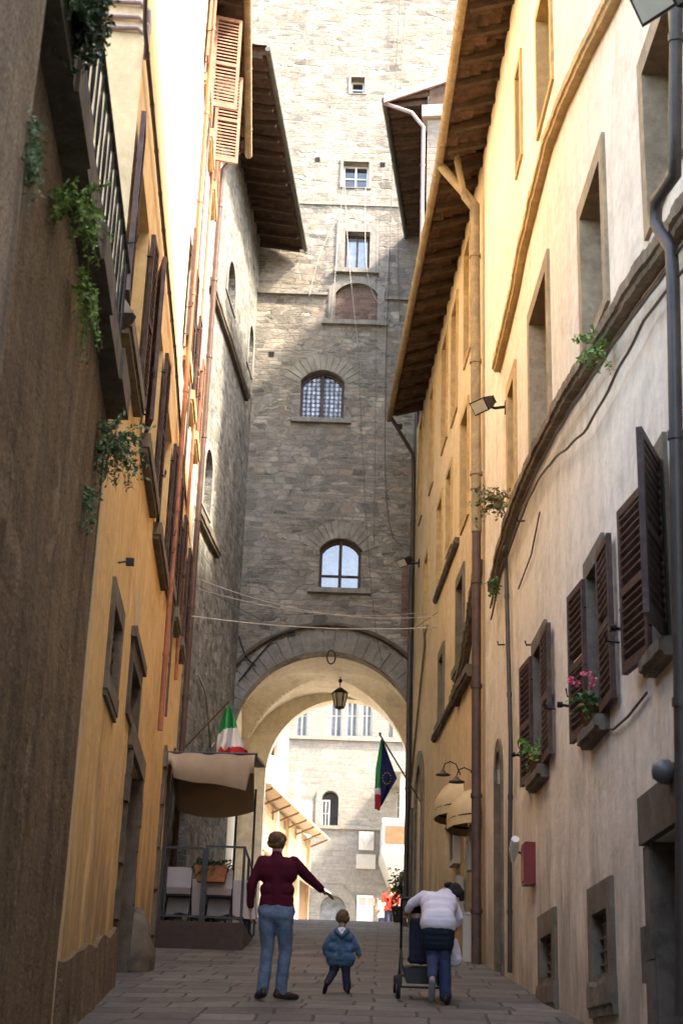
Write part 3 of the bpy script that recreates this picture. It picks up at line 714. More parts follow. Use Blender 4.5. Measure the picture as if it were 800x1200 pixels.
mb = MB(); WO.box(mb, od[0], od[1], od[2], od[3], -.3, -.24); mb.build('door', M['timberD'], ph)
blocks(WO, od[0]-.24, od[0]-.002, od[2], od[3]+.3, 'door_jamb', M['pietra'], ph, seed=5); blocks(WO, od[1]+.002, od[1]+.24, od[2], od[3]+.3, 'door_jamb', M['pietra'], ph, seed=6, alt=0)
eave(WO, -8.4, WO.L+.15, zL-.2, .55, .2, ph, M['gutterT'], M['terradark'], M['rafter'])
pipe([WO.pt(.12, zL-.5, .5), WO.pt(.12, zL-.9, .1), WO.pt(.12, 9, .1), WO.pt(.12, gz(21)+3.2, .1)], .04, M['copper'], ph)
pipe([WO.pt(WO.L+.02, zL-.3, .5), WO.pt(WO.L-.02, zL-.9, .1), WO.pt(WO.L-.02, gz(27)-.1, .1)], .055, M['pipeB'], ph)
pipe([WO.pt(1.6, 16.5, .06), WO.pt(1.62, 5, .06)], .02, M['cable'], ph, 'conduit')
pipe([WO.pt(3.3, 17.5, .06), WO.pt(3.3, 6, .06)], .03, M['copper'], ph, 'conduit')
# ---------------- grey rubble house
sh_ = house('rubble_stone_house', 'grey rubble stone house with small arched windows beside the tower, behind the restaurant', WS)
zS = 20.6; LS = WS.L
sw_ = [archp(*(lambda q: (q[0], q[1], q[2], q[3]))(WS.rect(239, 512, 595, 247)), None, 8),
       archp(*WS.rect(267, 290, 345, 275), None, 8), archp(*WS.rect(291, 370, 430, 295.5), None, 8)]
srect = [WS.rect(239, 512, 595, 247), WS.rect(267, 290, 345, 275), WS.rect(291, 370, 430, 295.5)]
sdoor = (1.6, 3.0, 1.4, 4.9)
mb = MB(); body(mb, WS, 0, LS-.003, -.5, zS+.2, 7, sw_+[rectp(*sdoor)], .25)
mb.build('wall', M['stoneL'], sh_)
for q_ in srect:
    mb = frame_mesh(WS, q_[0], q_[1], q_[2], q_[3]-.3, -.22, .05); f = mb.build('window', M['wood'], sh_)
    mb = MB(); WS.box(mb, q_[0]-.05, q_[1]+.05, q_[2]-.05, q_[3]+.05, -.28, -.23); mb.build('pane', M['glass'], f)
    mb = MB(); WS.slab(mb, archp(q_[0]-.16, q_[1]+.16, q_[2]-.05, q_[3]+.16, None, 8), -.01, .03, [archp(q_[0], q_[1], q_[2], q_[3], None, 8)]); mb.build('stone_surround', M['tower_trim'], f)
for (x0, y0, x1, y1) in ((250, 330, 292, 465), (235, 600, 258, 648)):
    a = WS.uz(x0, y0, .1); b = WS.uz(x1, y1, .1); zz = (a[1]+b[1])/2
    mb = rough_course(WS, [(max(0, a[0]), zz), (min(LS, b[0]), zz)], .22, .13, 3, 0, .1, .02); mb.build('stone_ledge', M['pietraD'], sh_)
mb = MB(); WS.box(mb, sdoor[0], sdoor[1], sdoor[2], sdoor[3], -.28, -.24); f = mb.build('door', M['void'], sh_)
blocks(WS, sdoor[0]-.2, sdoor[0]-.002, sdoor[2], sdoor[3]+.25, 'door_jamb', M['pietra'], sh_, seed=8)
eave(WS, -.35, LS-.02, zS, 1.15, .25, sh_, M['gutterG'], M['terradark'], M['rafter'], .06, .2)
mb = MB()
a = WS.uz(232, 790, .05); mb.tube([WS.pt(*a, .05), WS.pt(a[0]+.9, a[1]-.15, .07), WS.pt(a[0]+2.0, a[1]-1.1, .07), WS.pt(a[0]+2.4, a[1]-.9, .07), WS.pt(a[0]+2.6, a[1]-2.2, .06)], .022, 6); mb.build('loose_cable', M['rope'], sh_)
# ================================================================== TOWER
tw = thing('stone_tower', 'tall medieval stone tower closing the street above the round archway', 'tower', (0, TD, gz(TD)))
cr = atD(385, 763, TD); AR = 2.235; ACX = cr.x+6; AZ = cr.z-AR
D2 = 40.0; c2 = atD(407, 824, D2); AR2 = 2.12; ACX2 = c2.x; AZ2 = c2.z-AR2
def tr_(x0, y0, x1, y1):
    a = atD((x0+x1)/2-(x1-x0)/2, (y0+y1)/2, TD); b = atD((x0+x1)/2+(x1-x0)/2, (y0+y1)/2, TD)
    return a.x+6, b.x+6, atD((x0+x1)/2, y1, TD).z, atD((x0+x1)/2, y0, TD).z
tws = dict(t1=tr_(411, 91, 427, 110), t2=tr_(402, 190, 432, 220), t3=tr_(404, 272, 433, 316), t4=tr_(393, 332, 442, 376), t5=tr_(352, 434, 403, 491), t6=tr_(374, 631, 423, 690))
archf = [(ACX+AR*math.cos(math.pi*i/32), AZ+AR*math.sin(math.pi*i/32)) for i in range(33)]
zg = gz(TD)-.6
outl = [(0.2, zg), (ACX-AR, zg)]+archf[::-1]+[(ACX+AR, zg), (11.5, zg), (11.5, 36), (.2, 36)]
hl = {k: (archp(*q, rise=(q[1]-q[0])*.28, n=10) if k in ('t4', 't5', 't6') else rectp(*q)) for k, q in tws.items()}
mb = MB(); WT.poly(mb, outl, [hl[k] for k in hl], 0)
for k in hl: WT.strip(mb, hl[k], 0, -.35)
WT.strip(mb, [(ACX-AR, zg)]+archf[::-1]+[(ACX+AR, zg)], 0, -.55, 0, False)
ox0, ox1 = -5.8, 5.5; yb = D2
for x in (ox0, ox1): mb.quad((x, TD, zg), (x, yb, zg), (x, yb, 36), (x, TD, 36))
mb.quad((ox0, TD, 36), (ox1, TD, 36), (ox1, yb, 36), (ox0, yb, 36))
archb = [(ACX2+AR2*math.cos(math.pi*i/32), AZ2+AR2*math.sin(math.pi*i/32)) for i in range(33)]
WTb = W((-6, D2), (6, D2), 1)
outb = [(0.2, zg), (ACX2+6-AR2, zg)]+[(a+6, b) for a, b in archb[::-1]]+[(ACX2+6+AR2, zg), (11.5, zg), (11.5, 36), (.2, 36)]
WTb.poly(mb, outb, (), 0, 0, True)
mb.build('wall', M['stone'], tw)
# vault
mb = MB(); WTb.poly(mb, outb, (), .45, 0)
WTb.strip(mb, [(ACX2+6-AR2, zg)]+[(a+6, b) for a, b in archb[::-1]]+[(ACX2+6+AR2, zg)], 0, .45, 0, False)
x0v, x1v = ACX-6-AR-.02, ACX-6+AR+.02; y0v, y1v = TD+.55, D2-.45; ZV = AZ-.05; H = AR+.02
nx, ny = 48, 48; vs = []
for j in range(ny+1):
    for i in range(nx+1):
        x = x0v+(x1v-x0v)*i/nx; y = y0v+(y1v-y0v)*j/ny; a = (2*i/nx-1); b = (2*j/ny-1)
        z = ZV+H*max(math.sqrt(max(0, 1-a*a)), math.sqrt(max(0, 1-b*b)))+.06
        vs.append((x, y, z))
mb.add(vs, [(j*(nx+1)+i, j*(nx+1)+i+1, (j+1)*(nx+1)+i+1, (j+1)*(nx+1)+i) for j in range(ny) for i in range(nx)], 0, False)
# lunette side walls and lower side walls
for x in (x0v, x1v):
    prof = [(y0v+(y1v-y0v)*i/24, ZV+H*math.sqrt(max(0, 1-(2*i/24-1)**2))+.08) for i in range(25)]
    vs = [(x, a, b) for a, b in prof]+[(x, y1v, zg), (x, y0v, zg)]; mb.add(vs, [tuple(range(len(vs)))])
WT.poly(mb, [(0.2, zg), (ACX-AR, zg)]+archf[::-1]+[(ACX+AR, zg), (11.5, zg), (11.5, 13), (.2, 13)], (), -.55, 0, True)
mb.build('vault', M['vault'], tw)
# arch ring: voussoirs
def voussoirs(w, cx, cz, r0, r1, a0, a1, n, o=.03, seed=0, gap=.006):
    mb = MB(); rn = random.Random(seed)
    for k in range(n):
        b0 = a0+(a1-a0)*k/n; b1 = a0+(a1-a0)*(k+1)/n; g = gap/r0; b0 += g; b1 -= g; oo = o+rn.uniform(-.008, .012); rr = r1*(1+rn.uniform(-.012, .02))
        pts = [(cx+r0*math.cos(b0), cz+r0*math.sin(b0)), (cx+rr*math.cos(b0), cz+rr*math.sin(b0)), (cx+rr*math.cos((b0+b1)/2), cz+rr*math.sin((b0+b1)/2)), (cx+rr*math.cos(b1), cz+rr*math.sin(b1)), (cx+r0*math.cos(b1), cz+r0*math.sin(b1)), (cx+r0*math.cos((b0+b1)/2), cz+r0*math.sin((b0+b1)/2))]
        w.slab(mb, pts, -.02, oo)
    return mb
voussoirs(WT, ACX, AZ, AR-.02, AR+.48, 0, math.pi, 29, .05, 1).build('arch_ring', M['tower_trim'], tw)
mb = MB(); hr = AR+.62
hood = [WT.pt(ACX+hr*math.cos(a), AZ+.02+hr*math.sin(a)*1.0, .08) for a in [math.pi*(.07+.86*i/40) for i in range(41)]]
mb.tube(hood, .06, 6); mb.build('hood_mould', M['pietraD'], tw)
for k, nm in (('t5', 1), ('t6', 2)):
    q_ = tws[k]; w2 = (q_[1]-q_[0])/2; rise = w2*2*.28; R_ = (w2*w2+rise*rise)/(2*rise); cz = q_[3]-R_; a = math.asin(w2/R_)
    voussoirs(WT, (q_[0]+q_[1])/2, cz, R_+.01, R_+.44, math.pi/2-a*1.12, math.pi/2+a*1.12, 13, .014, nm).build('relieving_arch', M['vouss'], tw)
def twin(k, frame, pane, mull, bars, sur=None, sill=None, r=.26, arch=False):
    q_ = tws[k]; u0, u1, z0, z1 = q_
    mb = MB(); 
    if arch:
        o1 = hl[k]; cx = (u0+u1)/2; t = .07
        inn = archp(u0+t, u1-t, z0+t, z1-t, rise=(u1-u0)*.26, n=10)
        WT.slab(mb, o1, -r, -r+.07, [inn]); WT.box(mb, cx-.04, cx+.04, z0+t, z1-t, -r+.002, -r+.08)
        if bars: WT.box(mb, u0+t, u1-t, z0+(z1-z0)*.3-.02, z0+(z1-z0)*.3+.02, -r+.01, -r+.06)
    else: mb = frame_mesh(WT, u0+.004, u1-.004, z0+.004, z1-.004, -r, .05, mull, bars)
    f = mb.build('window', M[frame], tw)
    mb = MB(); WT.box(mb, u0-.04, u1+.04, z0-.04, z1+.04, -r-.06, -r+.006); mb.build('pane', M[pane], f)
    if sur: mb = MB(); WT.slab(mb, rectp(u0-sur, u1+sur, z0-.02, z1+sur), -.01, .03, [rectp(u0, u1, z0, z1)]); mb.build('stone_surround', M['tower_trim'], f)
    if sill: mb = MB(); WT.box(mb, u0-sill, u1+sill, z0-.13, z0-.004, -.1, .12); mb.build('sill', M['tower_trim'], f)
    return f
twin('t1', 'whitep', 'glass', 0, 1, .06); twin('t2', 'whitep', 'glass', 1, 1, .08); twin('t3', 'shutter', 'glassB', 1, 0, .24, .26)
f = twin('t5', 'shutter', 'leaded', 1, 0, None, .2, arch=True); f = twin('t6', 'shutter', 'glassB', 1, 1, None, .25, arch=True)
mb = MB(); q_ = tws['t4']; WT.poly(mb, archp(*q_, rise=(q_[1]-q_[0])*.28, n=10), (), -.1); f = mb.build('bricked_window', M['brick'], tw)
mb = MB(); WT.slab(mb, archp(q_[0]-.18, q_[1]+.18, q_[2]-.02, q_[3]+.2, rise=(q_[1]-q_[0])*.33, n=10), -.02, .03, [archp(q_[0], q_[1], q_[2], q_[3], rise=(q_[1]-q_[0])*.28, n=10)]); WT.box(mb, q_[0]-.32, q_[1]+.3, q_[2]-.15, q_[2]-.024, -.05, .12); mb.build('stone_surround', M['tower_trim'], f)
mb = MB()
a = atD(303, 339, TD); b = atD(384, 346, TD); c_ = atD(486, 352, TD)
for A, B in ((a, b), (atD(452, 350, TD), c_)):
    mb = MB(); WT.box(mb, A.x+6, B.x+6, B.z-.03, B.z+.04, -.02, .09); mb.build('stone_ledge', M['tower_trim'], tw)
for (x_, y_) in ((372, 187), (448, 193), (468, 500), (318, 415)):
    mb = MB(); a = atD(x_, y_, TD); WT.box(mb, a.x+5.94, a.x+6.07, a.z-.07, a.z+.07, -.02, .012); mb.build('putlog_hole', M['void'], tw)
mb = MB()
WT.box(mb, atD(305, 238, TD).x+6, atD(470, 242, TD).x+6, atD(400, 241, TD).z, atD(400, 239, TD).z, -.02, .04); mb.build('stone_ledge', M['tower_trim'], tw)
# brick quoin strip by the lamp
mb = MB(); WT.box(mb, atD(470, 700, TD).x+6, 8.0, atD(470, 745, TD).z, atD(470, 665, TD).z, -.02, .02); mb.build('brick_patch', M['brick'], tw)
# ropes and cables hanging on the tower
def tcab(pts, r, m, nm='cable', o=.12):
    mb = MB(); P_ = [WT.pt(atD(x, y, TD).x+6, atD(x, y, TD).z, o) for x, y in pts]
    sm = []
    for i in range(len(P_)-1):
        for k in range(4):
            t = k/4; a_, b_ = P_[i], P_[i+1]; pa = P_[max(0, i-1)]; pb = P_[min(len(P_)-1, i+2)]
            sm.append(.5*((2*a_)+(b_-pa)*t+(2*pa-5*a_+4*b_-pb)*t*t+(3*a_-pa-3*b_+pb)*t*t*t))
    sm.append(P_[-1]); mb.tube(sm, r, 5); return mb.build(nm, m, tw)
tcab([(402, 222), (398, 260), (392, 330), (388, 380)], .007, M['rope'], 'rope'); tcab([(404, 222), (408, 300), (414, 360), (419, 405)], .007, M['rope'], 'rope')
tcab([(428, 222), (428, 300), (434, 340), (446, 358), (452, 330), (455, 290)], .007, M['rope'], 'rope'); tcab([(393, 262), (375, 300), (362, 350)], .006, M['rope'], 'rope')
tcab([(468, 0), (462, 120), (456, 300), (452, 420), (451, 560), (458, 625), (470, 640)], .012, M['cable']); tcab([(475, 0), (468, 120), (466, 300), (468, 380)], .009, M['cable'])
tcab([(419, 405), (428, 600), (440, 740), (452, 790)], .006, M['cable']); tcab([(440, 240), (440, 420), (438, 640)], .006, M['cable'])
tcab([(280, 747), (288, 770), (300, 782)], .02, M['iron']); tcab([(280, 800), (320, 752), (345, 742)], .018, M['iron'])
pipe([(WT.pt(7.84, 17.2, .1)), WT.pt(7.8, 8, .1), WT.pt(7.78, 3.2, .1)], .055, M['pipeD'], tw)
# iron ring hanging over the arch crown
c = atD(388, 770, TD-.12); mb = MB(); mb.tube([c+Vector((.10*math.cos(t), 0, .17*math.sin(t))) for t in [i*math.pi/10 for i in range(21)]], .018, 6, 0, False); mb.tube([c+Vector((0, 0, .17)), c+Vector((0, .14, .22))], .015, 5); mb.build('iron_ring', M['rustiron'], tw)
# lantern under the vault
c = atD(398, 818, 37.6); mb = MB()
LS_ = .78
lt = thing('hanging_lantern', 'black iron lantern hanging on a chain under the vaulted archway', 'lantern', c-Vector((0, 0, .3)))
mb.tube([c+Vector((0, 0, .3)), c+Vector((0, 0, 1.05))], .014, 6); mb.lathe(c+Vector((0, 0, .42)), [(0, 0.1), (.05, .06), (.05, 0), (0, -.03)], 8); mb.lathe(c+Vector((0, 0, 1.0)), [(.0, .1), (.03, .05), (.08, 0), (0, -.02)], 8)
mb.tube([c+Vector((-.14, 0, .95)), c+Vector((.14, 0, .95))], .012, 5)
mb.tube([c+Vector((0, 0, 1.05)), c+Vector((0, 0, ZV+H-c.z+.06))], .007, 5); mb.build('chain', M['iron'], lt)
mb = MB(); 
for k in range(6):
    a = k*math.pi/3; mb.tube([c+Vector((.125*math.cos(a), .125*math.sin(a), -.24)), c+Vector((.195*math.cos(a), .195*math.sin(a), .12))], .014, 5)
mb.lathe(c, [(.21, .11), (.23, .13), (.15, .2), (.05, .27), (.0, .29)], 6); mb.lathe(c, [(.14, -.24), (.13, -.27), (.04, -.3), (0, -.32)], 6); mb.build('lantern_frame', M['iron'], lt)
mb = MB(); mb.lathe(c, [(.115, -.235), (.185, .11)], 6); mb.build('glass', M['lampg'], lt)
# ================================================================== TALL HOUSE right of tower
th = thing('tall_right_house', 'tall pale stone house with a deep dark eave, squeezed between yellow house and tower', 'house', (2.3, 29, 15.6))
g1 = atD(450, 114, 28.9); g2 = atD(476, 274, TD-.05)
wl1 = atD(500, 110, 28.9); wl2 = atD(499, 266, TD-.05)
WH = W((g1.x+1.0, 28.9), (g2.x+1.0, TD-.04), -1); zH = g2.z
mb = MB(); body(mb, WH, 0, WH.L, 15.6, zH+.3, 5, [], .2); mb.build('wall', M['palace'], th)
ov = ((WH.P0.x-g1.x)+(WH.P1.x-g2.x))/2
eave(WH, -.05, WH.L-.04, zH, ov-.06, .1, th, M['gutterG'], M['terradark'], M['rafter'], .06, .22)
mb = MB(); a = WH.pt(-.08, zH+.05, ov-.1)
mb.hexa([WH.pt(-.14, zH-.2, ov), WH.pt(-.09, zH-.2, ov), WH.pt(-.09, zH+.55, -1.2), WH.pt(-.14, zH+.55, -1.2), WH.pt(-.14, zH+.0, ov), WH.pt(-.09, zH+.0, ov), WH.pt(-.09, zH+.78, -1.2), WH.pt(-.14, zH+.78, -1.2)]); mb.build('verge_board', M['lead'], th)
mb = MB(); WH.box(mb, -.12, .5, zH-.6, zH-.3, -1.5, .12); mb.build('cornice', M['marble'], th)
pipe([WH.pt(0, zH-.12, ov), WH.pt(-.12, zH-.5, .35), WH.pt(-.12, zH-.9, .08), WH.pt(-.12, 16, .08)], .045, M['lead'], th)
# ================================================================== RIGHT SIDE: WHITE HOUSE
zR = 15.25
wh = house('white_house', 'cream white plastered house with dark brown shutters along the right side of the street', WR, 8)
LR = WR.L
def RR(*a): return WR.rect(*a)
up = [RR(759, 75, 270, 792), RR(684, 250, 420, 708), RR(623, 376, 545, 643), RR(597, 462, 585, 604), RR(631, 20, 160, 646), RR(606, 90, 205, 611)]
up[0] = (up[0][0], up[0][1], up[0][2], up[0][3])
sh = [RR(766, 556, 775, 782), RR(692, 672, 862, 708), RR(628, 765, 915, 640)]
gr = [RR(697, 1070, 1148, 716), RR(636, 1098, 1152, 650)]
dr = RR(768, 985, 1150, 815); dr = (max(.6, dr[0]), dr[1], gz(9.5)-.5, dr[3])
ar = RR(582, 885, 1060, 588); ar = (ar[0], ar[1], gz(20)-.4, ar[3])
holes = [rectp(*q_) for q_ in up+sh+gr+[dr]]+[archp(*ar)]
mb = MB(); body(mb, WR, 0, LR-.002, -1.9, zR, 8, holes, .34); mb.build('wall', M['white'], wh)
for i, q_ in enumerate(up):
    wall_window(WR, wh, q_, r=.33, mat='recess', frame='wood', mull=1, bars=0, surround=(.15 if i < 4 else .1, 'tansur' if i < 3 else 'ochrest'))
for i, q_ in enumerate(sh):
    u0, u1, z0, z1 = q_
    f = wall_window(WR, wh, q_, r=.3, mat='glass', frame='recess', mull=1, bars=1, surround=(.13, 'pietra'), shut='ab', sw=.62 if i else .66, ang=(1, 4) if i else (24, 6), sill=(.12, .15, .14), sillm='pietra', rough=True)
    mb = MB()
    u = u1+.78; mb.tube([WR.pt(u, z0+.42, 0), WR.pt(u, z0+.44, .17)], .014, 6); mb.tube([WR.pt(u, z0+.44, .15), WR.pt(u, z0+.44, .2)], .03, 6); mb.build('shutter_catch', M['iron'], f)
for i, q_ in enumerate(gr):
    f = wall_window(WR, wh, q_, r=.26, mat='void', frame='wood', mull=0, bars=0, surround=(.18, 'pietra')); grille(WR, q_, f, 2, 4, -.05)
    mb = rough_course(WR, [(q_[0]-.2, q_[2]-.17), (q_[1]+.2, q_[2]-.17)], .30, .08, 4+i, -.02, .06, .03); mb.build('sill', M['pietra'], f)
# portal
mb = MB(); WR.box(mb, dr[0], dr[1], dr[2], dr[3]-.35, -.34, -.28)
for k in range(2):
    for j in range(3): WR.box(mb, dr[0]+.1+k*.5, dr[0]+.5+k*.5, dr[2]+.8+j*.7, dr[2]+1.35+j*.7, -.282, -.262)
WR.box(mb, dr[0], dr[1], dr[3]-.34, dr[3]-.29, -.33, -.25)
dd = mb.build('door', M['wood'], wh); mb = MB(); mb.lathe(WR.pt(dr[1]-.1, dr[2]+1.5, -.27), [(0, .06), (.03, .05), (.035, .03), (.012, .01), (.012, -.01)], 10, axis=WR.n); mb.build('handle', M['iron'], dd)
mb = MB(); mb.quad(WR.pt(dr[0], dr[3]-.3, -.32), WR.pt(dr[1], dr[3]-.3, -.32), WR.pt(dr[1], dr[3], -.32), WR.pt(dr[0], dr[3], -.32)); mb.build('fanlight', M['void'], wh)
blocks(WR, dr[1]+.002, dr[1]+.2, dr[2], dr[3], 'door_jamb', M['pietraD'], wh, .8, .045, 3, 0)
mb = MB(); WR.box(mb, dr[1]+.2, dr[1]+.34, dr[2]+1.35, dr[2]+1.75, -.02, .05); mb.build('jamb_block', M['pietraD'], wh)
mb = MB(); WR.box(mb, dr[0]-.3, dr[1]+.24, dr[3]+.002, dr[3]+.36, -.02, .06); mb.build('lintel', M['pietraD'], wh)
# arched side door
mb = MB(); WR.slab(mb, archp(*ar), -.33, -.28); mb.build('arched_door', M['wood'], wh)
mb = MB(); o_ = archp(ar[0]-.16, ar[1]+.16, ar[2], ar[3]+.18); WR.slab(mb, o_, -.02, .03, [archp(ar[0], ar[1], ar[2]+.001, ar[3])]); mb.build('door_jamb', M['pietra'], wh)
mb = MB(); WR.box(mb, dr[1]-.03, dr[1]-.003, dr[2], dr[3]-.003, -.335, .02); mb.build('door_jamb', M['pietraD'], wh)
mb = MB(); WR.box(mb, ar[1]-.012, ar[1]-.003, ar[2], ar[3]-.4, -.33, .02); mb.build('door_jamb', M['pietra'], wh)
# rough string courses
lowc = [WR.uz(*a, .1) for a in ((830, 195), (800, 243), (740, 332), (700, 395), (650, 480), (618, 545), (601, 590), (585, 640), (574, 690))]
lowc = [q_ for q_ in lowc if q_[0] < LR]
rough_course(WR, lowc, .18, .14, 1, 0, .06, .022).build('string_course', M['coursest'], wh)
upc = [WR.uz(*a, .1) for a in ((730, -45), (710, 0), (680, 62), (655, 118), (638, 165), (622, 230), (608, 290), (600, 335), (590, 380), (578, 430))]
upc = [q_ for q_ in upc if q_[0] < LR]
rough_course(WR, upc, .17, .13, 2, 0, .06, .02).build('string_course', M['ochrest'], wh)
# cables under the course
for k, (dz, dd_) in enumerate(((-.24, .03), (-.30, .05), (-.44, .04))):
    mb = MB(); mb.tube([WR.pt(u, z+dz+.05*mn.noise(Vector((u*1.3, k*4., 0)))-(.25*math.sin(max(0, min(1, (u-5.5)/5))*math.pi) if k == 2 else 0), dd_+.05) for u, z in [(lowc[0][0]+(lowc[-1][0]-lowc[0][0])*i/60, None) for i in range(61)] for z in [next(lowc[j][1]+(lowc[j+1][1]-lowc[j][1])*(u-lowc[j][0])/(lowc[j+1][0]-lowc[j][0]) for j in range(len(lowc)-1) if (lowc[j][0]-1e-6 <= u <= lowc[j+1][0]+1e-6) or (lowc[j][0]+1e-6 >= u >= lowc[j+1][0]-1e-6))]], .014, 5); mb.build('cable', M['pipeD'], wh)
def wpath(w, pts, o): return [w.pt(*w.uz(x, y, o), o) for x, y in pts]
pipe(wpath(WR, [(793, -60), (790, 150), (790, 205)], .12)+[WR.pt(*WR.uz(768, 235, .16), .16), WR.pt(*WR.uz(768, 262, .16), .16)]+wpath(WR, [(786, 292), (788, 330), (795, 700), (799, 950), (799, 1190)], .12), .05, M['pipeD'], wh, coll=1.3)
pipe(wpath(WR, [(592, 640), (595, 760), (598, 870), (597, 1000), (597, 1140)], .06), .03, M['pipeD'], wh, 'thin_pipe', 1.2)
mb = MB(); mb.tube(wpath(WR, [(757, 812), (735, 840), (718, 855), (700, 850)], .03), .012, 5); mb.build('cable', M['pipeB'], wh)
mb = MB(); mb.tube(wpath(WR, [(632, 600), (622, 650), (607, 690)], .03), .01, 5); mb.build('cable', M['cable'], wh)
for (x, y) in ((620, 755), (587, 755), (610, 610)):
    u, z = WR.uz(x, y, .05); mb = MB(); mb.tube([WR.pt(u, z, -.02), WR.pt(u, z-.01, .09), WR.pt(u, z+.04, .10)], .012, 5); mb.build('iron_hook', M['iron'], wh)
eave(WR, 4.5, LR-.01, zR, .72, .27, wh, M['gutterT'], M['tile'], M['rafter'])
# ---------------- fittings on the white house
def box_thing(): pass
u, z = WR.uz(612, 1015, .12); mb = MB(); WR.box(mb, u-.22, u+.1, z-.22, z+.25, .0, .12)
rb = thing('red_wall_box', 'dark red metal box fixed on the plaster beside the thin drainpipe', 'box', WR.pt(u, z-.24)); mb.build('cabinet', M['redbox'], rb)
mb = MB(); WR.box(mb, u-.19, u+.07, z-.18, z+.21, .121, .13); mb.build('door', M['redbox'], rb)
u, z = WR.uz(604, 997, .15); lp_ = thing('wall_lamp', 'small white wall lamp just above the red metal box', 'lamp', WR.pt(u+.1, z))
mb = MB(); mb.tube([WR.pt(u+.15, z-.05, 0), WR.pt(u+.15, z+.02, .12)], .012, 6); mb.build('bracket', M['iron'], lp_); mb = MB(); mb.tube([WR.pt(u+.22, z-.1, .16), WR.pt(u+.1, z+.02, .16), WR.pt(u-.05, z+.13, .16)], [.02, .06, .05], 10); mb.build('lamp_head', M['whitep'], lp_)
u, z = WR.uz(771, 901, .15); lp_ = thing('bulkhead_lamp', 'round metal lamp with black hood on the plaster above the stone doorway', 'lamp', WR.pt(u, z))
mb = MB(); mb.tube([WR.pt(u, z, 0), WR.pt(u, z, .1)], .05, 12); mb.build('base', M['black'], lp_)
mb = MB(); mb.lathe(WR.pt(u, z-.02, .08), [(0, .12), (.05, .11), (.085, .06), (.09, 0), (.06, -.03)], 14, axis=WR.n); mb.build('lamp_shade', M['railm2'], lp_)
def floodlight(name, label, px, py, w, o, sz, arm, tilt=.5):
    u, z = w.uz(px, py, o); r_ = thing(name, label, 'floodlight', w.pt(u, z, 0), 'floodlights'); h = sz
    c = w.pt(u, z, o)
    mb = MB(); mb.tube([w.pt(u, z-.02, 0), w.pt(u, z-.05, o*.5), c], .022, 6); w.box(mb, u-.06, u+.06, z-.12, z+.06, 0, .03); mb.build('bracket', M['iron'], r_)
    d = (w.n*.6+Vector((0, -.45, -.55))).normalized(); s_ = Vector((0, 0, 1)).cross(d).normalized(); t = d.cross(s_)
    mb = MB(); p = []
    for k, (e, sc) in enumerate(((-.11, .7), (.10, 1.0))):
        for (a, b) in ((-1, -1), (1, -1), (1, 1), (-1, 1)): p.append(c+d*e+s_*a*h*sc+t*b*h*.68*sc)
    mb.hexa(p); 
    for q in range(5):
        e = -.13; x = -h*.6+q*h*.3; mb.hexa([c+d*(e+dd)+s_*(x+xx)+t*yy for dd in (-.04, .03) for xx, yy in ((0, -h*.4), (.01, -h*.4), (.01, h*.4), (0, h*.4))])
    ho = mb.build('housing', M['black'], r_)
    mb = MB(); mb.hexa([c+d*e+s_*a*h*.86+t*b*h*.55 for e in (.101, .108) for (a, b) in ((-1, -1), (1, -1), (1, 1), (-1, 1))]); mb.build('lens', M['lampg'], ho)
    return r_
floodlight('floodlight', 'black square floodlight at the top right corner above the upper window', 774, 0, WR, .45, .15, .2)
floodlight('floodlight', 'grey floodlight on the white house wall beside the tan drainpipe', 566, 474, WR, .34, .15, .3)
floodlight('floodlight', 'small floodlight at the end of the yellow wall below the arched glass window', 474, 658, WY, .35, .15, .2)
# flowers
def flowerpot(px, py, w, label, n, cm, seed, i):
    q_ = sh[i]; u = (q_[0]+q_[1])/2; c = w.pt(u+(.12 if i == 1 else .0), q_[2]+.02, .06); t = thing('flower_pot', label, 'potted plant', c, 'flower pots on window sills')
    mb = MB(); mb.lathe(c, [(0, 0), (.07, 0), (.1, .16), (.11, .16), (.11, .19), (.085, .19), (.08, .15), (0, .15)], 12); mb.build('pot', M['terracotta'], t)
    leaves(c+Vector((-.04, 0, .24)), .16, .22, .2, n, .06, .3, (0, 0, 0), seed).build('foliage', M['leafb'] if cm is None else M['leaf'], t)
    if cm:
        rn = random.Random(seed)
        for k in range(9):
            mb = MB(); cc = c+Vector((-.08+rn.uniform(-.12, .12), rn.uniform(-.2, .2), .40+rn.uniform(-.04, .08)))
            for j in range(16):
                d = Vector((rn.gauss(0, 1), rn.gauss(0, 1), rn.gauss(0, 1))).normalized(); s_ = d.orthogonal().normalized(); p0 = cc+d*.022; mb.add([p0-s_*.02, p0+d*.02, p0+s_*.02, p0-d*.005], [(0, 1, 2, 3)])
            mb.build('flower_head', M['petal'], t)
flowerpot(0, 0, WR, 'pink geranium in a pot on the sill of the middle shuttered window', 240, True, 21, 1)
flowerpot(0, 0, WR, 'bright green potted plant on the sill of the lower far shuttered window', 320, None, 22, 2)
plant('wall_plant', 'bright green weed growing out of the stone string course by the upper window', 692, 405, WR, .22, (26, 30, 28), 330, 5.5, M['leafb'], .5, 31, (-6, 0, 8))
plant('wall_plant', 'dry straggly plant sprouting from the string course left of the white wall near the floodlight', 580, 588, WR, .25, (32, 30, 24), 520, 6, M['leafdry'], .4, 32, (-6, 0, 6))
plant('wall_plant', 'tiny green weed in the string course below the dry straggly plant', 576, 682, WR, .2, (9, 10, 14), 120, 5, M['leaf'], .6, 33)
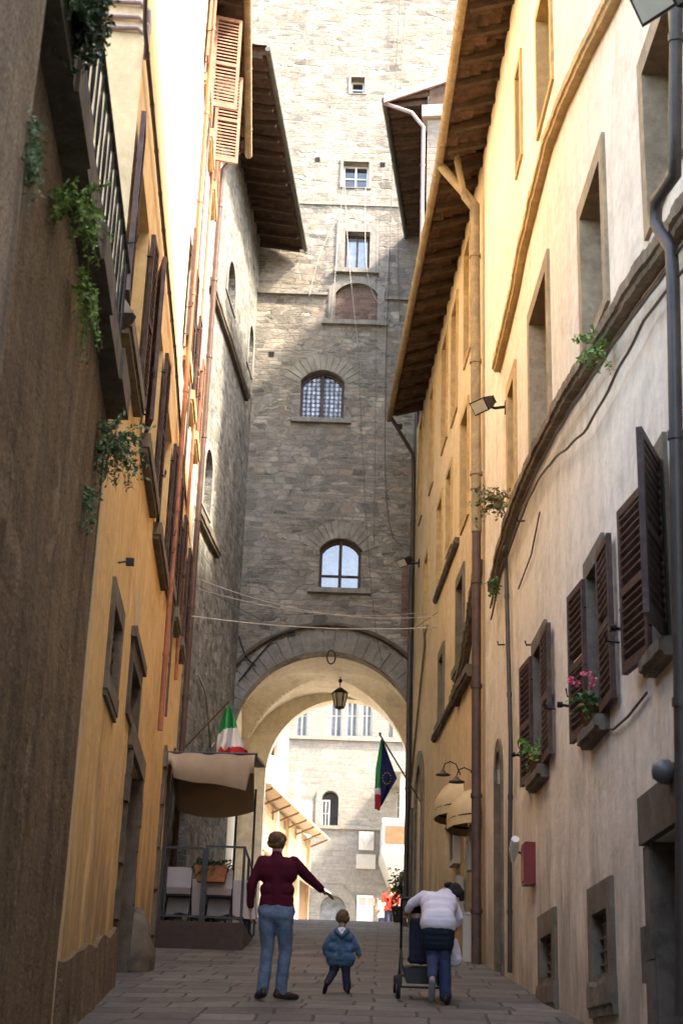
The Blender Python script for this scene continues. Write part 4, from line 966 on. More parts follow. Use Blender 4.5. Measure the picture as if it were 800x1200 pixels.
# ================================================================== YELLOW HOUSE
yh = house('yellow_house', 'yellow ochre house with rows of deep windows, between the white house and the tower', WY)
LY = WY.L
yw = [WY.rect(545, 300, 428, 551.5), WY.rect(530, 372, 496, 536), WY.rect(518.5, 412, 528, 524), WY.rect(504, 470, 575, 508), WY.rect(492, 505, 610, 495)]
ym = [WY.rect(541, 498, 622, 549), WY.rect(524, 562, 650, 529.5), WY.rect(513, 598, 690, 518.5), WY.rect(498, 660, 740, 502)]
yl = [WY.rect(536, 690, 785, 543.5), WY.rect(515, 775, 850, 520)]
zd = gz(30)-.4
yd = [WY.rect(520, 972, 1060, 530), WY.rect(543, 975, 1090, 554)]
yd = [(a, b, gz(WY.pt((a+b)/2, 0).y)-.2, d) for a, b, c_, d in yd]
ya = WY.rect(488, 905, 1000, 495); ya = (ya[0], ya[1], gz(31)-.3, ya[3])
mb = MB(); body(mb, WY, .003, LY, -.6, zR, 8, [rectp(*q_) for q_ in yw+ym+yl+yd]+[archp(*ya)], .3); mb.build('wall', M['yellow'], yh)
for q_ in yw+ym: wall_window(WY, yh, q_, r=.29, mat='recess', frame='wood', surround=(.09, 'ochrest'))
for q_ in yl: wall_window(WY, yh, q_, r=.25, mat='glass', frame='wood', surround=(.14, 'pietra'), sill=(.16, .1, .14))
for i, q_ in enumerate(yd):
    mb = frame_mesh(WY, q_[0], q_[1], q_[2], q_[3], -.28, .08, 1, 1); f = mb.build('shop_door', M['wood'], yh)
    mb = MB(); WY.box(mb, q_[0], q_[1], q_[2], q_[3], -.33, -.285); mb.build('pane', M['glass'], f)
mb = MB(); WY.slab(mb, archp(*ya), -.3, -.26); f = mb.build('arched_door', M['wood'], yh)
mb = MB(); WY.slab(mb, archp(ya[0]-.3, ya[1]+.3, ya[2], ya[3]+.32), -.02, .05, [archp(ya[0], ya[1], ya[2]+.001, ya[3])]); mb.build('door_jamb', M['pietra'], yh)
blocks(WY, LY-.62, LY-.03, gz(34)-.3, 5.6, 'pilaster', M['pietraD'], yh, 1.4, .04, 9, 0)
for (x0, y0, x1, y1) in ((533, 634, 507, 703), (528, 818, 505, 870), (549, 770, 530, 835)):
    a = WY.uz(x0, y0, .08); b = WY.uz(x1, y1, .08); zz = (a[1]+b[1])/2
    rough_course(WY, [(a[0], zz), (b[0], zz)], .12 if x0 < 540 else .2, .09 if x0 < 540 else .14, x0, 0, .1, .02).build('stone_ledge', M['pietraD'], yh)
eave(WY, .01, 11.2, zR-.02, .72, .27, yh, M['gutterT'], M['tile'], M['rafter'])
mb = rough_course(WY, [(.25, 7.6), (1.2, 7.0), (2.3, 6.4), (3.2, 6.1)], .24, .15, 12, 0, .06, .05); mb.build('string_course', M['pietraD'], yh)
# downpipes at the junction of the two houses
pipe([WY.pt(.1, zR-.25, .78), WY.pt(.02, zR-1.1, .16), WY.pt(.02, 8.1, .13)], .085, M['gutterT'], yh)
pipe([WY.pt(-.0, zR-.1, .5), WY.pt(-.05, zR-1.0, .35), WY.pt(.02, zR-1.2, .16)], .06, M['gutterT'], yh)
pipe([WY.pt(.02, 8.1, .13), WY.pt(.02, gz(22.5)-.1, .13)], .075, M['pipeB'], yh)
pipe([WY.pt(11.1, zR-.25, .76), WY.pt(11.6, zR-1.0, .15), WY.pt(11.9, zR-1.6, .1), WY.pt(LY-.1, zR-6, .1), WY.pt(LY-.05, gz(34.5), .1)], .05, M['pipeD'], yh)
for k in range(2):
    mb = MB(); mb.tube([WY.pt(9.5, 9.1+k*.1, .03), WY.pt(9.3-k*.1, 8.7, .04), WY.pt(12.0, 6.3-k*.1, .04)], .02, 5); mb.build('cable', M['pietraD'], yh)
# carved shop lettering, faint old strokes on the plaster
# awnings over the shop doors
PR = .42
def dome_awning(u0, u1, z, parent_label):
    t = thing('shop_awning', parent_label, 'awning', WY.pt((u0+u1)/2, z), 'cream shop awnings'); mb = MB(); vs = []; nu, nv = 14, 7
    uc = (u0+u1)/2; hw = (u1-u0)/2
    for j in range(nv+1):
        b = math.pi/2*j/nv
        for i in range(nu+1):
            a = math.pi*i/nu; fl = 1+.03*math.cos(i*math.pi)
            vs.append(WY.pt(uc-hw*math.cos(a)*math.cos(b*.98)*1.0 if j else uc-hw*math.cos(a), z+.48*math.sin(b)*fl, max(0.0, PR*math.sin(a)*math.cos(b)*fl)+.02))
    mb.add(vs, [(j*(nu+1)+i, j*(nu+1)+i+1, (j+1)*(nu+1)+i+1, (j+1)*(nu+1)+i) for j in range(nv) for i in range(nu)], 0, True)
    c_ = mb.build('canopy', M['awningY'], t)
    mb = MB(); vs = []
    for i in range(nu+1):
        a = math.pi*i/nu; p_ = WY.pt(uc-hw*math.cos(a), z, PR*math.sin(a)+.022); vs += [p_, p_-Vector((0, 0, .13))]
    mb.add(vs, [(2*i, 2*i+1, 2*i+3, 2*i+2) for i in range(nu)], 0, True); mb.build('valance', M['awningY'], t)
    mb = MB(); mb.tube([WY.pt(uc-hw*math.cos(math.pi*i/14), z+.005, PR*math.sin(math.pi*i/14)+.01) for i in range(15)], .015, 5); mb.build('hoop', M['iron'], t)
    # goose-neck lamp above
    l_ = thing('shop_lamp', parent_label.replace('awning', 'gooseneck lamp').replace('domed cream', 'black iron').replace('over', 'above the awning of'), 'lamp', WY.pt(uc, z+1.0), 'gooseneck shop lamps')
    mb = MB(); mb.tube([WY.pt(uc, z+.62, 0), WY.pt(uc, z+.8, .08), WY.pt(uc, z+.84, .18), WY.pt(uc, z+.8, .27), WY.pt(uc, z+.7, .3)], .010, 6); mb.build('arm', M['iron'], l_)
    mb = MB(); mb.lathe(WY.pt(uc, z+.6, .3), [(.0, .11), (.03, .09), (.05, .05), (.13, .015), (.13, 0)], 12); mb.build('lamp_shade', M['pipeD'], l_)
aw = [WY.uz(548, 965, .4), WY.uz(520, 968, .4)]
dome_awning(.32, 1.85, yd[1][3]-.05, 'nearer domed cream awning over the shop door beside the brown drainpipe')
dome_awning(2.25, 3.8, yd[0][3]-.05, 'farther domed cream awning over the second shop door toward the tower')
# display cases between doors
def case(px0, yt, yb, px1, label):
    q_ = WY.rect(px0, yt, yb, px1); t = thing('display_case', label, 'display case', WY.pt((q_[0]+q_[1])/2, q_[2]), 'shop display frames')
    mb = MB(); WY.box(mb, q_[0], q_[1], q_[2], q_[3], 0, .1); mb.build('panel', M['timberD'], t)
    mb = MB(); WY.slab(mb, rectp(q_[0]-.03, q_[1]+.03, q_[2]-.03, q_[3]+.03), .0, .12, [rectp(q_[0]+.05, q_[1]-.05, q_[2]+.05, q_[3]-.05)]); mb.build('frame', M['marble'], t)
case(534, 975, 1015, 539, 'pale framed case on the yellow wall between the two shop doors'); case(554.5, 985, 1020, 557, 'small pale frame on yellow wall right of the nearer shop door'); case(541.5, 1030, 1080, 543.2, 'lower pale framed board beside the nearer shop door')
# white board leaning at the pipe
u, z = WY.uz(553, 1128, .3); u = max(.45, u); g0 = gz(WY.pt(u, 0).y); mb = MB(); WY.box(mb, u, u+.1, g0, g0+.68, .08, .27); WY.box(mb, u-.01, u+.11, g0+.68, g0+.71, .06, .29)
tag(mb.build('notice_board', M['marble']), 'narrow cream standing panel at the foot of the brown drainpipe', 'panel')
# grey potted shrub far by the arch
c = Vector((1.72, 37.3, gz(37.3))); t = thing('potted_shrub', 'leafy dark shrub in a pot standing by the right side of the archway', 'potted plant', c)
mb = MB(); mb.lathe(c, [(0, 0), (.13, 0), (.18, .32), (.2, .32), (.2, .37), (.15, .37), (.14, .34), (0, .34)], 14); mb.build('pot', M['pietraD'], t); leaves(c+Vector((0, 0, .85)), .32, .4, .7, 1100, .08, .2, (0, 0, 0), 44).build('foliage', M['leafd'], t)
# ================================================================== overhead cables
oc = [((232, 690), 26, (500, 717), 30, .25), ((225, 722), 26, (512, 735), 28, .12), ((232, 678), 27, (512, 722), 28, .3), ((232, 686), 27, (345, 748), 34.8, .0), ((480, 740), 31, (512, 718), 28, .0)]
for k, (a, Da, b, Db, sag) in enumerate(oc):
    mb = MB(); mb.tube(catenary(atD(*a, Da), atD(*b, Db), sag), .007 if k != 1 else .011, 5)
    tag(mb.build('overhead_cable', M['rope'] if k < 3 else M['cable']), ['upper sagging pale cable strung across the street in front of the tower', 'lowest thick pale cable strung nearly level across the street', 'thin cable crossing the street between the two thicker ones', 'dark cable running from the left house to the tower wall above the arch', 'short dark cable slanting to the yellow house wall near the arch'][k], 'cable', 'cables strung across the street')
# ================================================================== RESTAURANT TERRACE
TY0, TY1 = 24.5, 29.2; TX0, TX1 = -2.72, atD(284, 1100, 24.5).x; TZ = atD(235, 1080, 24.5).z
tp = thing('dining_platform', 'dark boarded dining platform with grey metal railing outside the restaurant', 'platform', (TX0, TY0, gz(24.5)-.1))
mb = MB(); mb.box(TX0, TX1, TY0, TY1, gz(24.5)-.25, TZ)
for k in range(1, 2): pass
mb.build('deck', M['deck'], tp)
def pst(x, y, h, r=.022):
    mb = MB(); mb.box(x-r, x+r, y-r, y+r, TZ, TZ+h); mb.build('railing_post', M['pipeD'] if 0 else M['railm'], tp)
M['railm'] = simple('grey_painted_steel', (.045, .047, .052), .5)
for x in (TX0+.04, -2.02, -1.98, TX1-.04): pst(x, TY0+.03, 1.15 if x < -2 else 1.2)
for y in (26, 27.5, 29): pst(TX1-.04, y, 1.2)
mb = MB()
for z in (.06, 1.13):
    mb.box(TX0+.04, -2.04, TY0+.015, TY0+.045, TZ+z, TZ+z+.035); 
mb.build('railing_rail', M['railm'], tp)
mb = MB(); mb.box(-1.96, TX1-.06, TY0+.015, TY0+.045, TZ+.06, TZ+.095); mb.box(-1.96, TX1-.06, TY0+.015, TY0+.045, TZ+1.17, TZ+1.2); mb.box(TX1-.055, TX1-.025, TY0+.06, TY1-.2, TZ+1.17, TZ+1.2); mb.box(TX1-.055, TX1-.025, TY0+.06, TY1-.2, TZ+.1, TZ+.13); mb.build('railing_rail', M['railm'], tp)
# awning
A0 = atD(198, 882, 24.5); A1 = atD(299, 884, 24.5); AZt = A0.z
awt = thing('restaurant_awning', 'beige canvas awning with drooping front flap over the dining platform', 'awning', (A0.x, TY0, AZt))
mb = MB(); nx_, ny_ = 18, 10; vs = []
for j in range(ny_+1):
    for i in range(nx_+1):
        s_ = i/nx_; t = j/ny_; x = A0.x+(A1.x-A0.x)*s_; y = 24.5+4.0*t
        vs.append((x, y, AZt+.55*t-.12*math.sin(math.pi*s_)*math.sin(math.pi*t)+.02*mn.noise(Vector((x*4, y*2, 0)))))
mb.add(vs, [(j*(nx_+1)+i, j*(nx_+1)+i+1, (j+1)*(nx_+1)+i+1, (j+1)*(nx_+1)+i) for j in range(ny_) for i in range(nx_)], 0, True); mb.build('canopy', M['awning'], awt)
mb = MB(); vs = []
for j in range(9):
    for i in range(25):
        s_ = i/24; t = j/8; dr_ = (.40+.22*s_+.02*math.sin(s_*7))*(1 if .05 < s_ < .92 else .5)
        x = A0.x+(A1.x-A0.x)*s_; vs.append((x, 24.47-.10*math.sin(t*2.4)+.03*math.sin(s_*17+t*2), AZt-dr_*t*(1-.25*math.sin(math.pi*s_)*0)))
mb.add(vs, [(j*25+i, j*25+i+1, (j+1)*25+i+1, (j+1)*25+i) for j in range(8) for i in range(24)], 0, True); mb.build('front_flap', M['awning'], awt)
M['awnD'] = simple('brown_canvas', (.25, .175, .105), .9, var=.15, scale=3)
mb = MB(); vs = []
for j in range(9):
    for i in range(21):
        s_ = i/20; t = j/8; x = A0.x+.03+(A1.x-A0.x-.05)*s_
        vs.append((x+.0, 24.62+.9*t+.05*math.sin(s_*9), AZt-.03-(.72+.14*math.sin(s_*math.pi))*t+.25*t*(s_ < .05)))
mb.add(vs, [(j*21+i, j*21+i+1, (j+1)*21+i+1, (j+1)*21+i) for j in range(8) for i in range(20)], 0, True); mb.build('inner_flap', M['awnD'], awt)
mb = MB(); mb.tube([A0+Vector((-.03, 0, 0)), A1+Vector((.04, 0, 0))], .025, 6); mb.tube([A0, (A0.x, 28.4, AZt+.55)], .02, 6); mb.tube([A1, (A1.x, 28.4, AZt+.55)], .02, 6); mb.build('awning_frame', M['railm'], awt)
for x, y in ((TX0+.1, 24.6), (-1.72, 27.4), (TX1-.1, 28.3)):
    mb = MB(); mb.tube([(x, y, TZ), (x, y, AZt+.1)], .022, 6); mb.build('support_post', M['railm'], awt)
for (px, py, D, lb) in ((244, 936, 25.8, 'cream drum lampshade hanging under the awning, the nearer one'), (257, 946, 27.6, 'cream drum lampshade hanging under the awning, the farther one')):
    c = atD(px, py, D); l_ = thing('pendant_lamp', lb, 'lamp', c, 'drum lampshades under the awning'); mb = MB(); mb.lathe(c, [(.19, -.13), (.17, .13)], 16); mb.lathe(c, [(.185, -.13), (.165, .13)], 16); mb.build('lamp_shade', M['awningY'], l_); mb = MB(); mb.tube([c+Vector((0, 0, .1)), c+Vector((0, 0, AZt+.3-c.z))], .008, 4); mb.build('cord', M['black'], l_)
# planter on railing
c = atD(247, 1024, 24.62); pl_ = thing('planter_box', 'terracotta planter with green plants behind the platform railing', 'planter', c-Vector((0, 0, .12)))
mb = MB(); mb.hexa([(c.x-.22, c.y, c.z-.12), (c.x+.22, c.y, c.z-.12), (c.x+.22, c.y+.22, c.z-.12), (c.x-.22, c.y+.22, c.z-.12), (c.x-.26, c.y-.02, c.z+.1), (c.x+.26, c.y-.02, c.z+.1), (c.x+.26, c.y+.24, c.z+.1), (c.x-.26, c.y+.24, c.z+.1)]); mb.box(c.x-.27, c.x+.27, c.y-.03, c.y+.25, c.z+.1, c.z+.13); mb.build('box', M['terracotta'], pl_)
leaves(c+Vector((0, .1, .17)), .36, .2, .16, 700, .06, .5, (0, 0, 0), 51).build('foliage', M['leafd'], pl_)
def table(x, y, label):
    t = thing('dining_table', label, 'table', (x, y, TZ), 'tables on the dining platform'); mb = MB(); mb.box(x-.36, x+.36, y-.36, y+.36, TZ+.72, TZ+.745); mb.build('table_top', M['timberD'], t)
    for a in (-1, 1):
        for b in (-1, 1): mb = MB(); mb.box(x+a*.3-.02, x+a*.3+.02, y+b*.3-.02, y+b*.3+.02, TZ, TZ+.72); mb.build('leg', M['black'], t)
    mb = MB(); n2 = 48; vs = []
    for j in range(7):
        for i in range(n2):
            a = 2*math.pi*i/n2; cx, cy = math.cos(a), math.sin(a); m_ = max(abs(cx), abs(cy)); px, py = cx/m_*.385, cy/m_*.385; k = 1+(.05*math.sin(i*1.7)+.1)*j/6
            vs.append((x+px*k, y+py*k, TZ+.75-.09*j-(.08*abs(math.sin(2*a)) if j else 0)*j/6))
    mb.add(vs, [(j*n2+i, j*n2+(i+1) % n2, (j+1)*n2+(i+1) % n2, (j+1)*n2+i) for j in range(6) for i in range(n2)], 0, True); mb.add(vs[:n2], [tuple(range(n2))]); cl = mb.build('tablecloth', M['cloth']); tag(cl, 'white tablecloth draped over the '+label.split(' ', 1)[1], 'tablecloth', 'white tablecloths')
table(-2.42, 25.7, 'square table behind the left folding chair'); table(-1.62, 25.7, 'square table behind the right folding chair'); table(-2.0, 27.6, 'square table at the back of the dining platform')
def chair(x, y, label):
    t = thing('folding_chair', label, 'chair', (x, y, TZ), 'chairs on the dining platform')
    mb = MB(); mb.box(x-.2, x+.2, y, y+.38, TZ+.44, TZ+.465); mb.build('seat', M['black'], t)
    mb = MB(); vs = [];
    for j in range(5):
        for i in range(7): vs.append((x-.22+.44*i/6, y-.05-.04*math.cos((i-3)/3*1.2)+.0*j, TZ+.56+.32*j/4))
    mb.add(vs, [(j*7+i, j*7+i+1, (j+1)*7+i+1, (j+1)*7+i) for j in range(4) for i in range(6)], 0, True)
    for v in [v+Vector((0, .018, 0)) for v in list(mb.v)]: pass
    mb.build('backrest', M['cloth'], t)
    for a in (-1, 1):
        mb = MB(); mb.tube([(x+a*.215, y+.36, TZ), (x+a*.215, y+.1, TZ+.4), (x+a*.215, y-.07, TZ+.9)], .013, 5); mb.build('leg', M['black'], t)
        mb = MB(); mb.tube([(x+a*.195, y-.05, TZ), (x+a*.195, y+.34, TZ+.44)], .013, 5); mb.build('leg', M['black'], t)
chair(atD(208, 1050, 24.95).x, 24.95, 'left folding chair with pale back against the platform railing'); chair(atD(256, 1050, 24.95).x, 24.95, 'right folding chair with pale back below the planter on the platform')
chair(-2.0, 26.9, 'folding chair farther back between the tables')
# flags
def cloth(name_pts, mats, o): pass
def flag_mesh(P0, P1, drop, nu=24, nv=18, fold=.12, seed=1, lean=Vector((0, 0, 0)), fr=7):
    """cloth hanging from pole segment P0 (top) - P1"""
    vs = []
    for j in range(nv+1):
        for i in range(nu+1):
            s_ = i/nu; t = j/nv; p = P0.lerp(P1, s_)
            q = p+Vector((0, 0, -drop*t))+lean*t+Vector((math.sin(s_*fr+seed+t*1.3), math.cos(s_*fr*.8+t*2+seed), 0))*fold*(.25+t*.75)
            vs.append(q)
    return vs, [(j*(nu+1)+i, j*(nu+1)+i+1, (j+1)*(nu+1)+i+1, (j+1)*(nu+1)+i) for j in range(nv) for i in range(nu)]
fl = thing('italian_flag', 'green white and red flag hanging above the restaurant awning', 'flag', atD(262, 880, 27))
mb = MB(); vs = []; nu, nv = 16, 24
for j in range(nv+1):
    t = j/nv; yy = 828+(886-828)*t; xc = 268+2*t; hw = 4+15*min(1, t*1.25)
    for i in range(nu+1):
        s_ = i/nu*2-1; p = atD(xc+s_*hw, yy+3*abs(s_), 27); p.y += .16*math.sin(s_*7+t*3)*(.3+t); p.x += .05*math.sin(t*5+s_*3)*t; p.z += .05*math.sin(s_*9+t*2)*t; vs.append(p)
fs = []; ms = []
for j in range(nv):
    for i in range(nu):
        mb.add([], []); fs.append((j*(nu+1)+i, j*(nu+1)+i+1, (j+1)*(nu+1)+i+1, (j+1)*(nu+1)+i))
mb.v = vs; mb.f = [list(f_) for f_ in fs]; mb.sm = [True]*len(fs); mb.m = [0 if k//nu/nv+.07*((k % nu)/nu-.5) < .40 else (1 if k//nu/nv+.07*((k % nu)/nu-.5) < .80 else 2) for k in range(len(fs))]
mb.build('cloth', [M['greygrn'], M['flagw'], M['flagr']], fl)
mb = MB(); a = atD(268, 826, 27); mb.tube([(-3.02, 27.3, a.z-1.1), a+Vector((0, 0, .06))], .018, 6); mb.build('pole', M['wood'], fl)
# EU + italian flag on the right
fD = 31.5
top = atD(445, 861, fD); wallp = WY.pt(9.9, atD(481, 937, 32).z, 0)
fl = thing('flag_pair', 'dark blue starred flag and a tricolour hanging from a slanting pole by the arch', 'flag', wallp)
mb = MB(); mb.tube([wallp, top], .018, 6); mb.lathe(top, [(.0, .06), (.03, .03), (.02, -.02)], 8); mb.build('pole', M['pipeD'], fl)
def pflag(rows, D, nu, nv, f):
    vs = []
    for j in range(nv+1):
        t = j/nv; k = t*(len(rows)-1); a = min(int(k), len(rows)-2); e = k-a
        y0, xl, xr, y1 = [rows[a][q]*(1-e)+rows[a+1][q]*e for q in range(4)]
        for i in range(nu+1):
            s_ = i/nu; p = atD(xl+(xr-xl)*s_, y0+(y1-y0)*s_, D); p.y += f*math.sin(s_*8+t*2.2); vs.append(p)
    return vs, [(j*(nu+1)+i, j*(nu+1)+i+1, (j+1)*(nu+1)+i+1, (j+1)*(nu+1)+i) for j in range(nv) for i in range(nu)]
vs, fs = pflag([(866, 446, 448, 866), (900, 440, 452, 888), (925, 439, 448, 925), (948, 439, 445, 950)], fD+.15, 8, 20, .04)
mb = MB(); mb.v = vs; mb.f = [list(f_) for f_ in fs]; mb.sm = [True]*len(fs); mb.m = [0 if (k//8)/20 < .62 else (1 if (k//8)/20 < .74 else 2) for k in range(len(fs))]; mb.build('tricolour_cloth', [M['greygrn'], M['flagw'], M['flagr']], fl)
vs, fs = pflag([(868, 447, 450, 870), (885, 447, 457, 890), (908, 445, 465, 912), (930, 446, 457, 926), (947, 445, 449, 941)], fD-.05, 12, 24, .05)
mb = MB(); mb.v = vs; mb.f = [list(f_) for f_ in fs]; mb.sm = [True]*len(fs); mb.m = [0]*len(fs); eu = mb.build('blue_cloth', M['flagb'], fl)
mb = MB(); cc = atD(453, 912, fD-.13)
for k in range(12):
    a = k*math.pi/6; c_ = cc+Vector(((.085*math.cos(a)), 0, .12*math.sin(a))); pts = [c_+Vector((r_*math.cos(b), 0, r_*math.sin(b))) for b, r_ in [(math.pi/2+q*math.pi/5, (.018) if q % 2 == 0 else .008) for q in range(10)]]; mb.add(pts, [tuple(range(10))])
st_ = mb.build('star_ring', M['flagy'], eu); st_['kind'] = 'stuff'
# ================================================================== PLAZA BEYOND THE ARCH
PD = 72.0
WP = W((-30, PD), (30, PD), 1)
pal = thing('plaza_palace', 'pale stone palace facade seen through the archway across the square', 'building', (0, PD, gz(PD)))
def pr(x0, y0, x1, y1): a = atD(x0, y1, PD); b = atD(x1, y0, PD); return a.x+30, b.x+30, a.z, b.z
pw = [pr(346, 812, 362, 862), pr(386, 812, 402, 862), pr(405, 812, 420, 862), pr(423, 812, 437, 862), pr(455, 812, 461, 864), pr(466, 812, 474, 864)]
pa = [pr(376, 927, 397, 968)]; pdn = [pr(386, 1045, 407, 1095), pr(464, 928, 474, 962)]
pdn[0] = (pdn[0][0]-.5, pdn[0][1], 3.4, pdn[0][3])
gate = [(pr(374, 1050, 405, 1090))]; gate = (gate[0][0], gate[0][1], 3.2, gate[0][3])
mb = MB(); body(mb, WP, 8, 52, 3, 26, 12, [rectp(*q_) for q_ in pw]+[archp(*pa[0])]+[archp(*gate)]+[rectp(*pdn[1])], .5); mb.build('wall', M['palace'], pal)
for q_ in pw+[pdn[1]]:
    f = frame_mesh(WP, *q_, -.45, .08).build('window', M['whitep'], pal); mb = MB(); WP.box(mb, q_[0], q_[1], q_[2], q_[3], -.5, -.46); mb.build('pane', M['glassB'], f)
q_ = pa[0]; f = frame_mesh(WP, q_[0], (q_[0]+q_[1])/2, q_[2], q_[3]-.4, -.3, .08).build('window', M['whitep'], pal); mb = MB(); WP.box(mb, q_[0], q_[1], q_[2], q_[3], -.5, -.44); mb.build('pane', M['glass'], f)
mb = MB(); WP.slab(mb, archp(q_[0]-.3, q_[1]+.3, q_[2]-.1, q_[3]+.3), 0, .08, [archp(*q_)]); mb.build('stone_surround', M['palace'], f)
mb = MB(); WP.box(mb, gate[0], gate[1], gate[2], gate[3], -.5, -.45); f = mb.build('gate', M['glassB'], pal)
mb = MB(); WP.slab(mb, archp(gate[0]-.5, gate[1]+.5, gate[2]-.1, gate[3]+.5), 0, .1, [archp(*gate)]); mb.build('arch_ring', M['palace'], pal)
for y in (866, 970):
    a = atD(400, y, PD); mb = MB(); WP.box(mb, 8, 52, a.z-.08, a.z+.08, 0, .14); mb.build('string_course', M['palace'], pal)
q_ = pr(417, 1002, 440, 1018); mb = MB(); WP.box(mb, *q_, 0, .12); mb.build('plaque', M['marble'], pal)
q_ = pr(420, 975, 438, 996); mb = MB(); WP.box(mb, *q_, 0, .1); WP.slab(mb, [(q_[0]+.15, q_[3]-.2), (q_[1]-.15, q_[3]-.2), (q_[1]-.15, q_[2]+.5), ((q_[0]+q_[1])/2, q_[2]+.1), (q_[0]+.15, q_[2]+.5)][::-1], .1, .22); mb.build('carved_crest', M['bust'], pal)
q_ = pr(417, 1050, 437, 1092); mb = MB(); WP.box(mb, q_[0], q_[1], 3.2, q_[3], 0, .15); f = mb.build('side_door', M['whitep'], pal)
mb = MB()
for k in range(2): WP.box(mb, q_[0]+.1+k*.42, q_[0]+.42+k*.42, q_[3]-.45, q_[3]-.1, .151, .17)
mb.build('panel', M['marble'], f)
# corner balcony
b0 = atD(447, 1000, 68); b1 = atD(480, 962, 68)
bal = thing('corner_balcony', 'small stone corner balcony with panels at the right of the palace', 'balcony', (b0.x+.8, 68.5, b0.z))
mb = MB(); x0, x1 = b0.x, b0.x+2.6; zt = b1.z
mb.box(x0, x1, 68, PD, b0.z, b0.z+.3); mb.hexa([(x0+.5, 68.6, b0.z-1.2), (x1, 68.6, b0.z-1.2), (x1, PD, b0.z-1.2), (x0+.5, PD, b0.z-1.2), (x0, 68, b0.z), (x1, 68, b0.z), (x1, PD, b0.z), (x0, PD, b0.z)]); mb.build('balcony_floor', M['marble'], bal)
mb = MB(); mb.box(x0+.05, x1, 68.05, 68.2, b0.z+.3, zt-.1); mb.box(x0, x1, 68, 68.25, zt-.1, zt+.1); mb.box(x0+.05, x0+.2, 68.2, PD, b0.z+.3, zt+.1); mb.build('parapet', M['bust'], bal)
for k in range(2): mb = MB(); mb.box(x0+.15+k*1.3, x0+1.1+k*1.3, 67.99, 68.045, b0.z+.45, zt-.25); mb.build('panel', M['timberD'], bal)
mb = MB(); mb.tube([(x0+.9, 68.3, zt), (x0+.9, 68.3, atD(463, 905, 68).z)], .14, 10); mb.build('column', M['bust'], bal)
a = atD(440, 897, 68); mb = MB(); mb.box(x0+.2, x1, 67.8, PD, atD(463, 905, 68).z, atD(463, 897, 68).z); mb.build('canopy', M['palace'], bal)
# bust
bc = atD(347, 940, 66); bu = thing('stone_bust', 'pale marble bust on a pedestal above the timber stalls', 'statue', bc)
mb = MB(); hc = atD(346.5, 912, 66); sc = (hc.z-bc.z)/2.0
mb.lathe(bc, [(.0, 0), (.5*sc, 0), (.35*sc, .15*sc), (.3*sc, .5*sc), (.45*sc, .6*sc)], 12); mb.build('pedestal', M['bust'], bu)
mb = MB(); mb.lathe(bc, [(.45*sc, .6*sc), (.75*sc, .8*sc), (.85*sc, 1.15*sc), (.6*sc, 1.4*sc), (.25*sc, 1.5*sc), (.22*sc, 1.7*sc), (.33*sc, 1.85*sc), (.38*sc, 2.1*sc), (.3*sc, 2.4*sc), (.12*sc, 2.55*sc), (0, 2.58*sc)], 14); mb.build('figure', M['bust'], bu)
mb = MB(); mb.box(bc.x-.7, bc.x+.7, 65.6, 66.6, gz(66), bc.z); mb.build('plinth', M['marble'], bu)
# pale house at left of plaza
e0 = atD(296, 960, 47); e1 = atD(332, 900, 58)
wp = thing('plaza_house', 'bright white house on the left of the square behind the stalls', 'house', (e1.x-3, 58, gz(58)))
WE = W((e0.x-6.5, 47.5), (e1.x+.1, 60), 1)
hq = [(WE.L-1.6-k*2.6, WE.L-.8-k*2.6, z, z+1.5) for k in range(3) for z in (7.5, 11.5)]
mb = MB(); body(mb, WE, 0, WE.L, 3, 16, 6, [rectp(*q_) for q_ in hq], .25); mb.build('wall', M['pale'], wp)
for q_ in hq: f = frame_mesh(WE, *q_, -.2, .08).build('window', M['shutter'], wp); mb = MB(); WE.box(mb, *q_, -.25, -.21); mb.build('pane', M['glass'], f)
# timber market stall
s0 = atD(318, 921, 45); s1 = atD(388, 984, 45*1.245)
zE = s0.z; WM = W((s0.x-.75, 45.1), (s1.x-.85, 45*1.245), 1)
stl = thing('market_stall', 'timber fronted market stall with pale canvas roof on the left of the square', 'stall', WM.pt(0, gz(46)))
mb = MB(); LM = WM.L; WM.box(mb, 0, LM, gz(44)-.6, zE+.1, -2.5, -.05); mb.build('back_wall', M['timber'], stl)
for k in range(6):
    u = .2+k*(LM-.4)/5; mb = MB(); WM.box(mb, u-.09, u+.09, gz(44)-.4, zE, 0, .14); mb.build('post', M['whitep' if k in (2, 4) else 'timber'], stl)
for k in range(5):
    u = .2+k*(LM-.4)/5; w_ = (LM-.4)/5; mb = MB(); WM.box(mb, u+.2, u+w_-.2, gz(44)-.2, zE-1.7, -.05, .05); mb.build('door', M['timberD'] if k % 2 == 0 else M['timber'], stl)
    mb = MB(); WM.box(mb, u+.25, u+w_-.25, zE-1.3, zE-.4, -.05, .04); mb.build('panel', M['ochrest'], stl)
mb = MB(); WM.box(mb, .05, LM-.05, zE-1.6, zE-1.42, .0, .2); mb.build('beam', M['timber'], stl)
mb = MB(); mb.hexa([WM.pt(-.1, zE+.5, -1.2), WM.pt(LM+.1, zE+.5, -1.2), WM.pt(LM+.1, zE-.02, .8), WM.pt(-.1, zE-.02, .8), WM.pt(-.1, zE+.56, -1.2), WM.pt(LM+.1, zE+.56, -1.2), WM.pt(LM+.1, zE+.04, .8), WM.pt(-.1, zE+.04, .8)]); rf = mb.build('roof', M['awning'], stl)
for k in range(8): u = .2+k*(LM-.4)/7; mb = MB(); mb.tube([WM.pt(u, zE-.3, .14), WM.pt(u, zE-.04, .76)], .035, 5); mb.build('bracket', M['timberD'], rf)
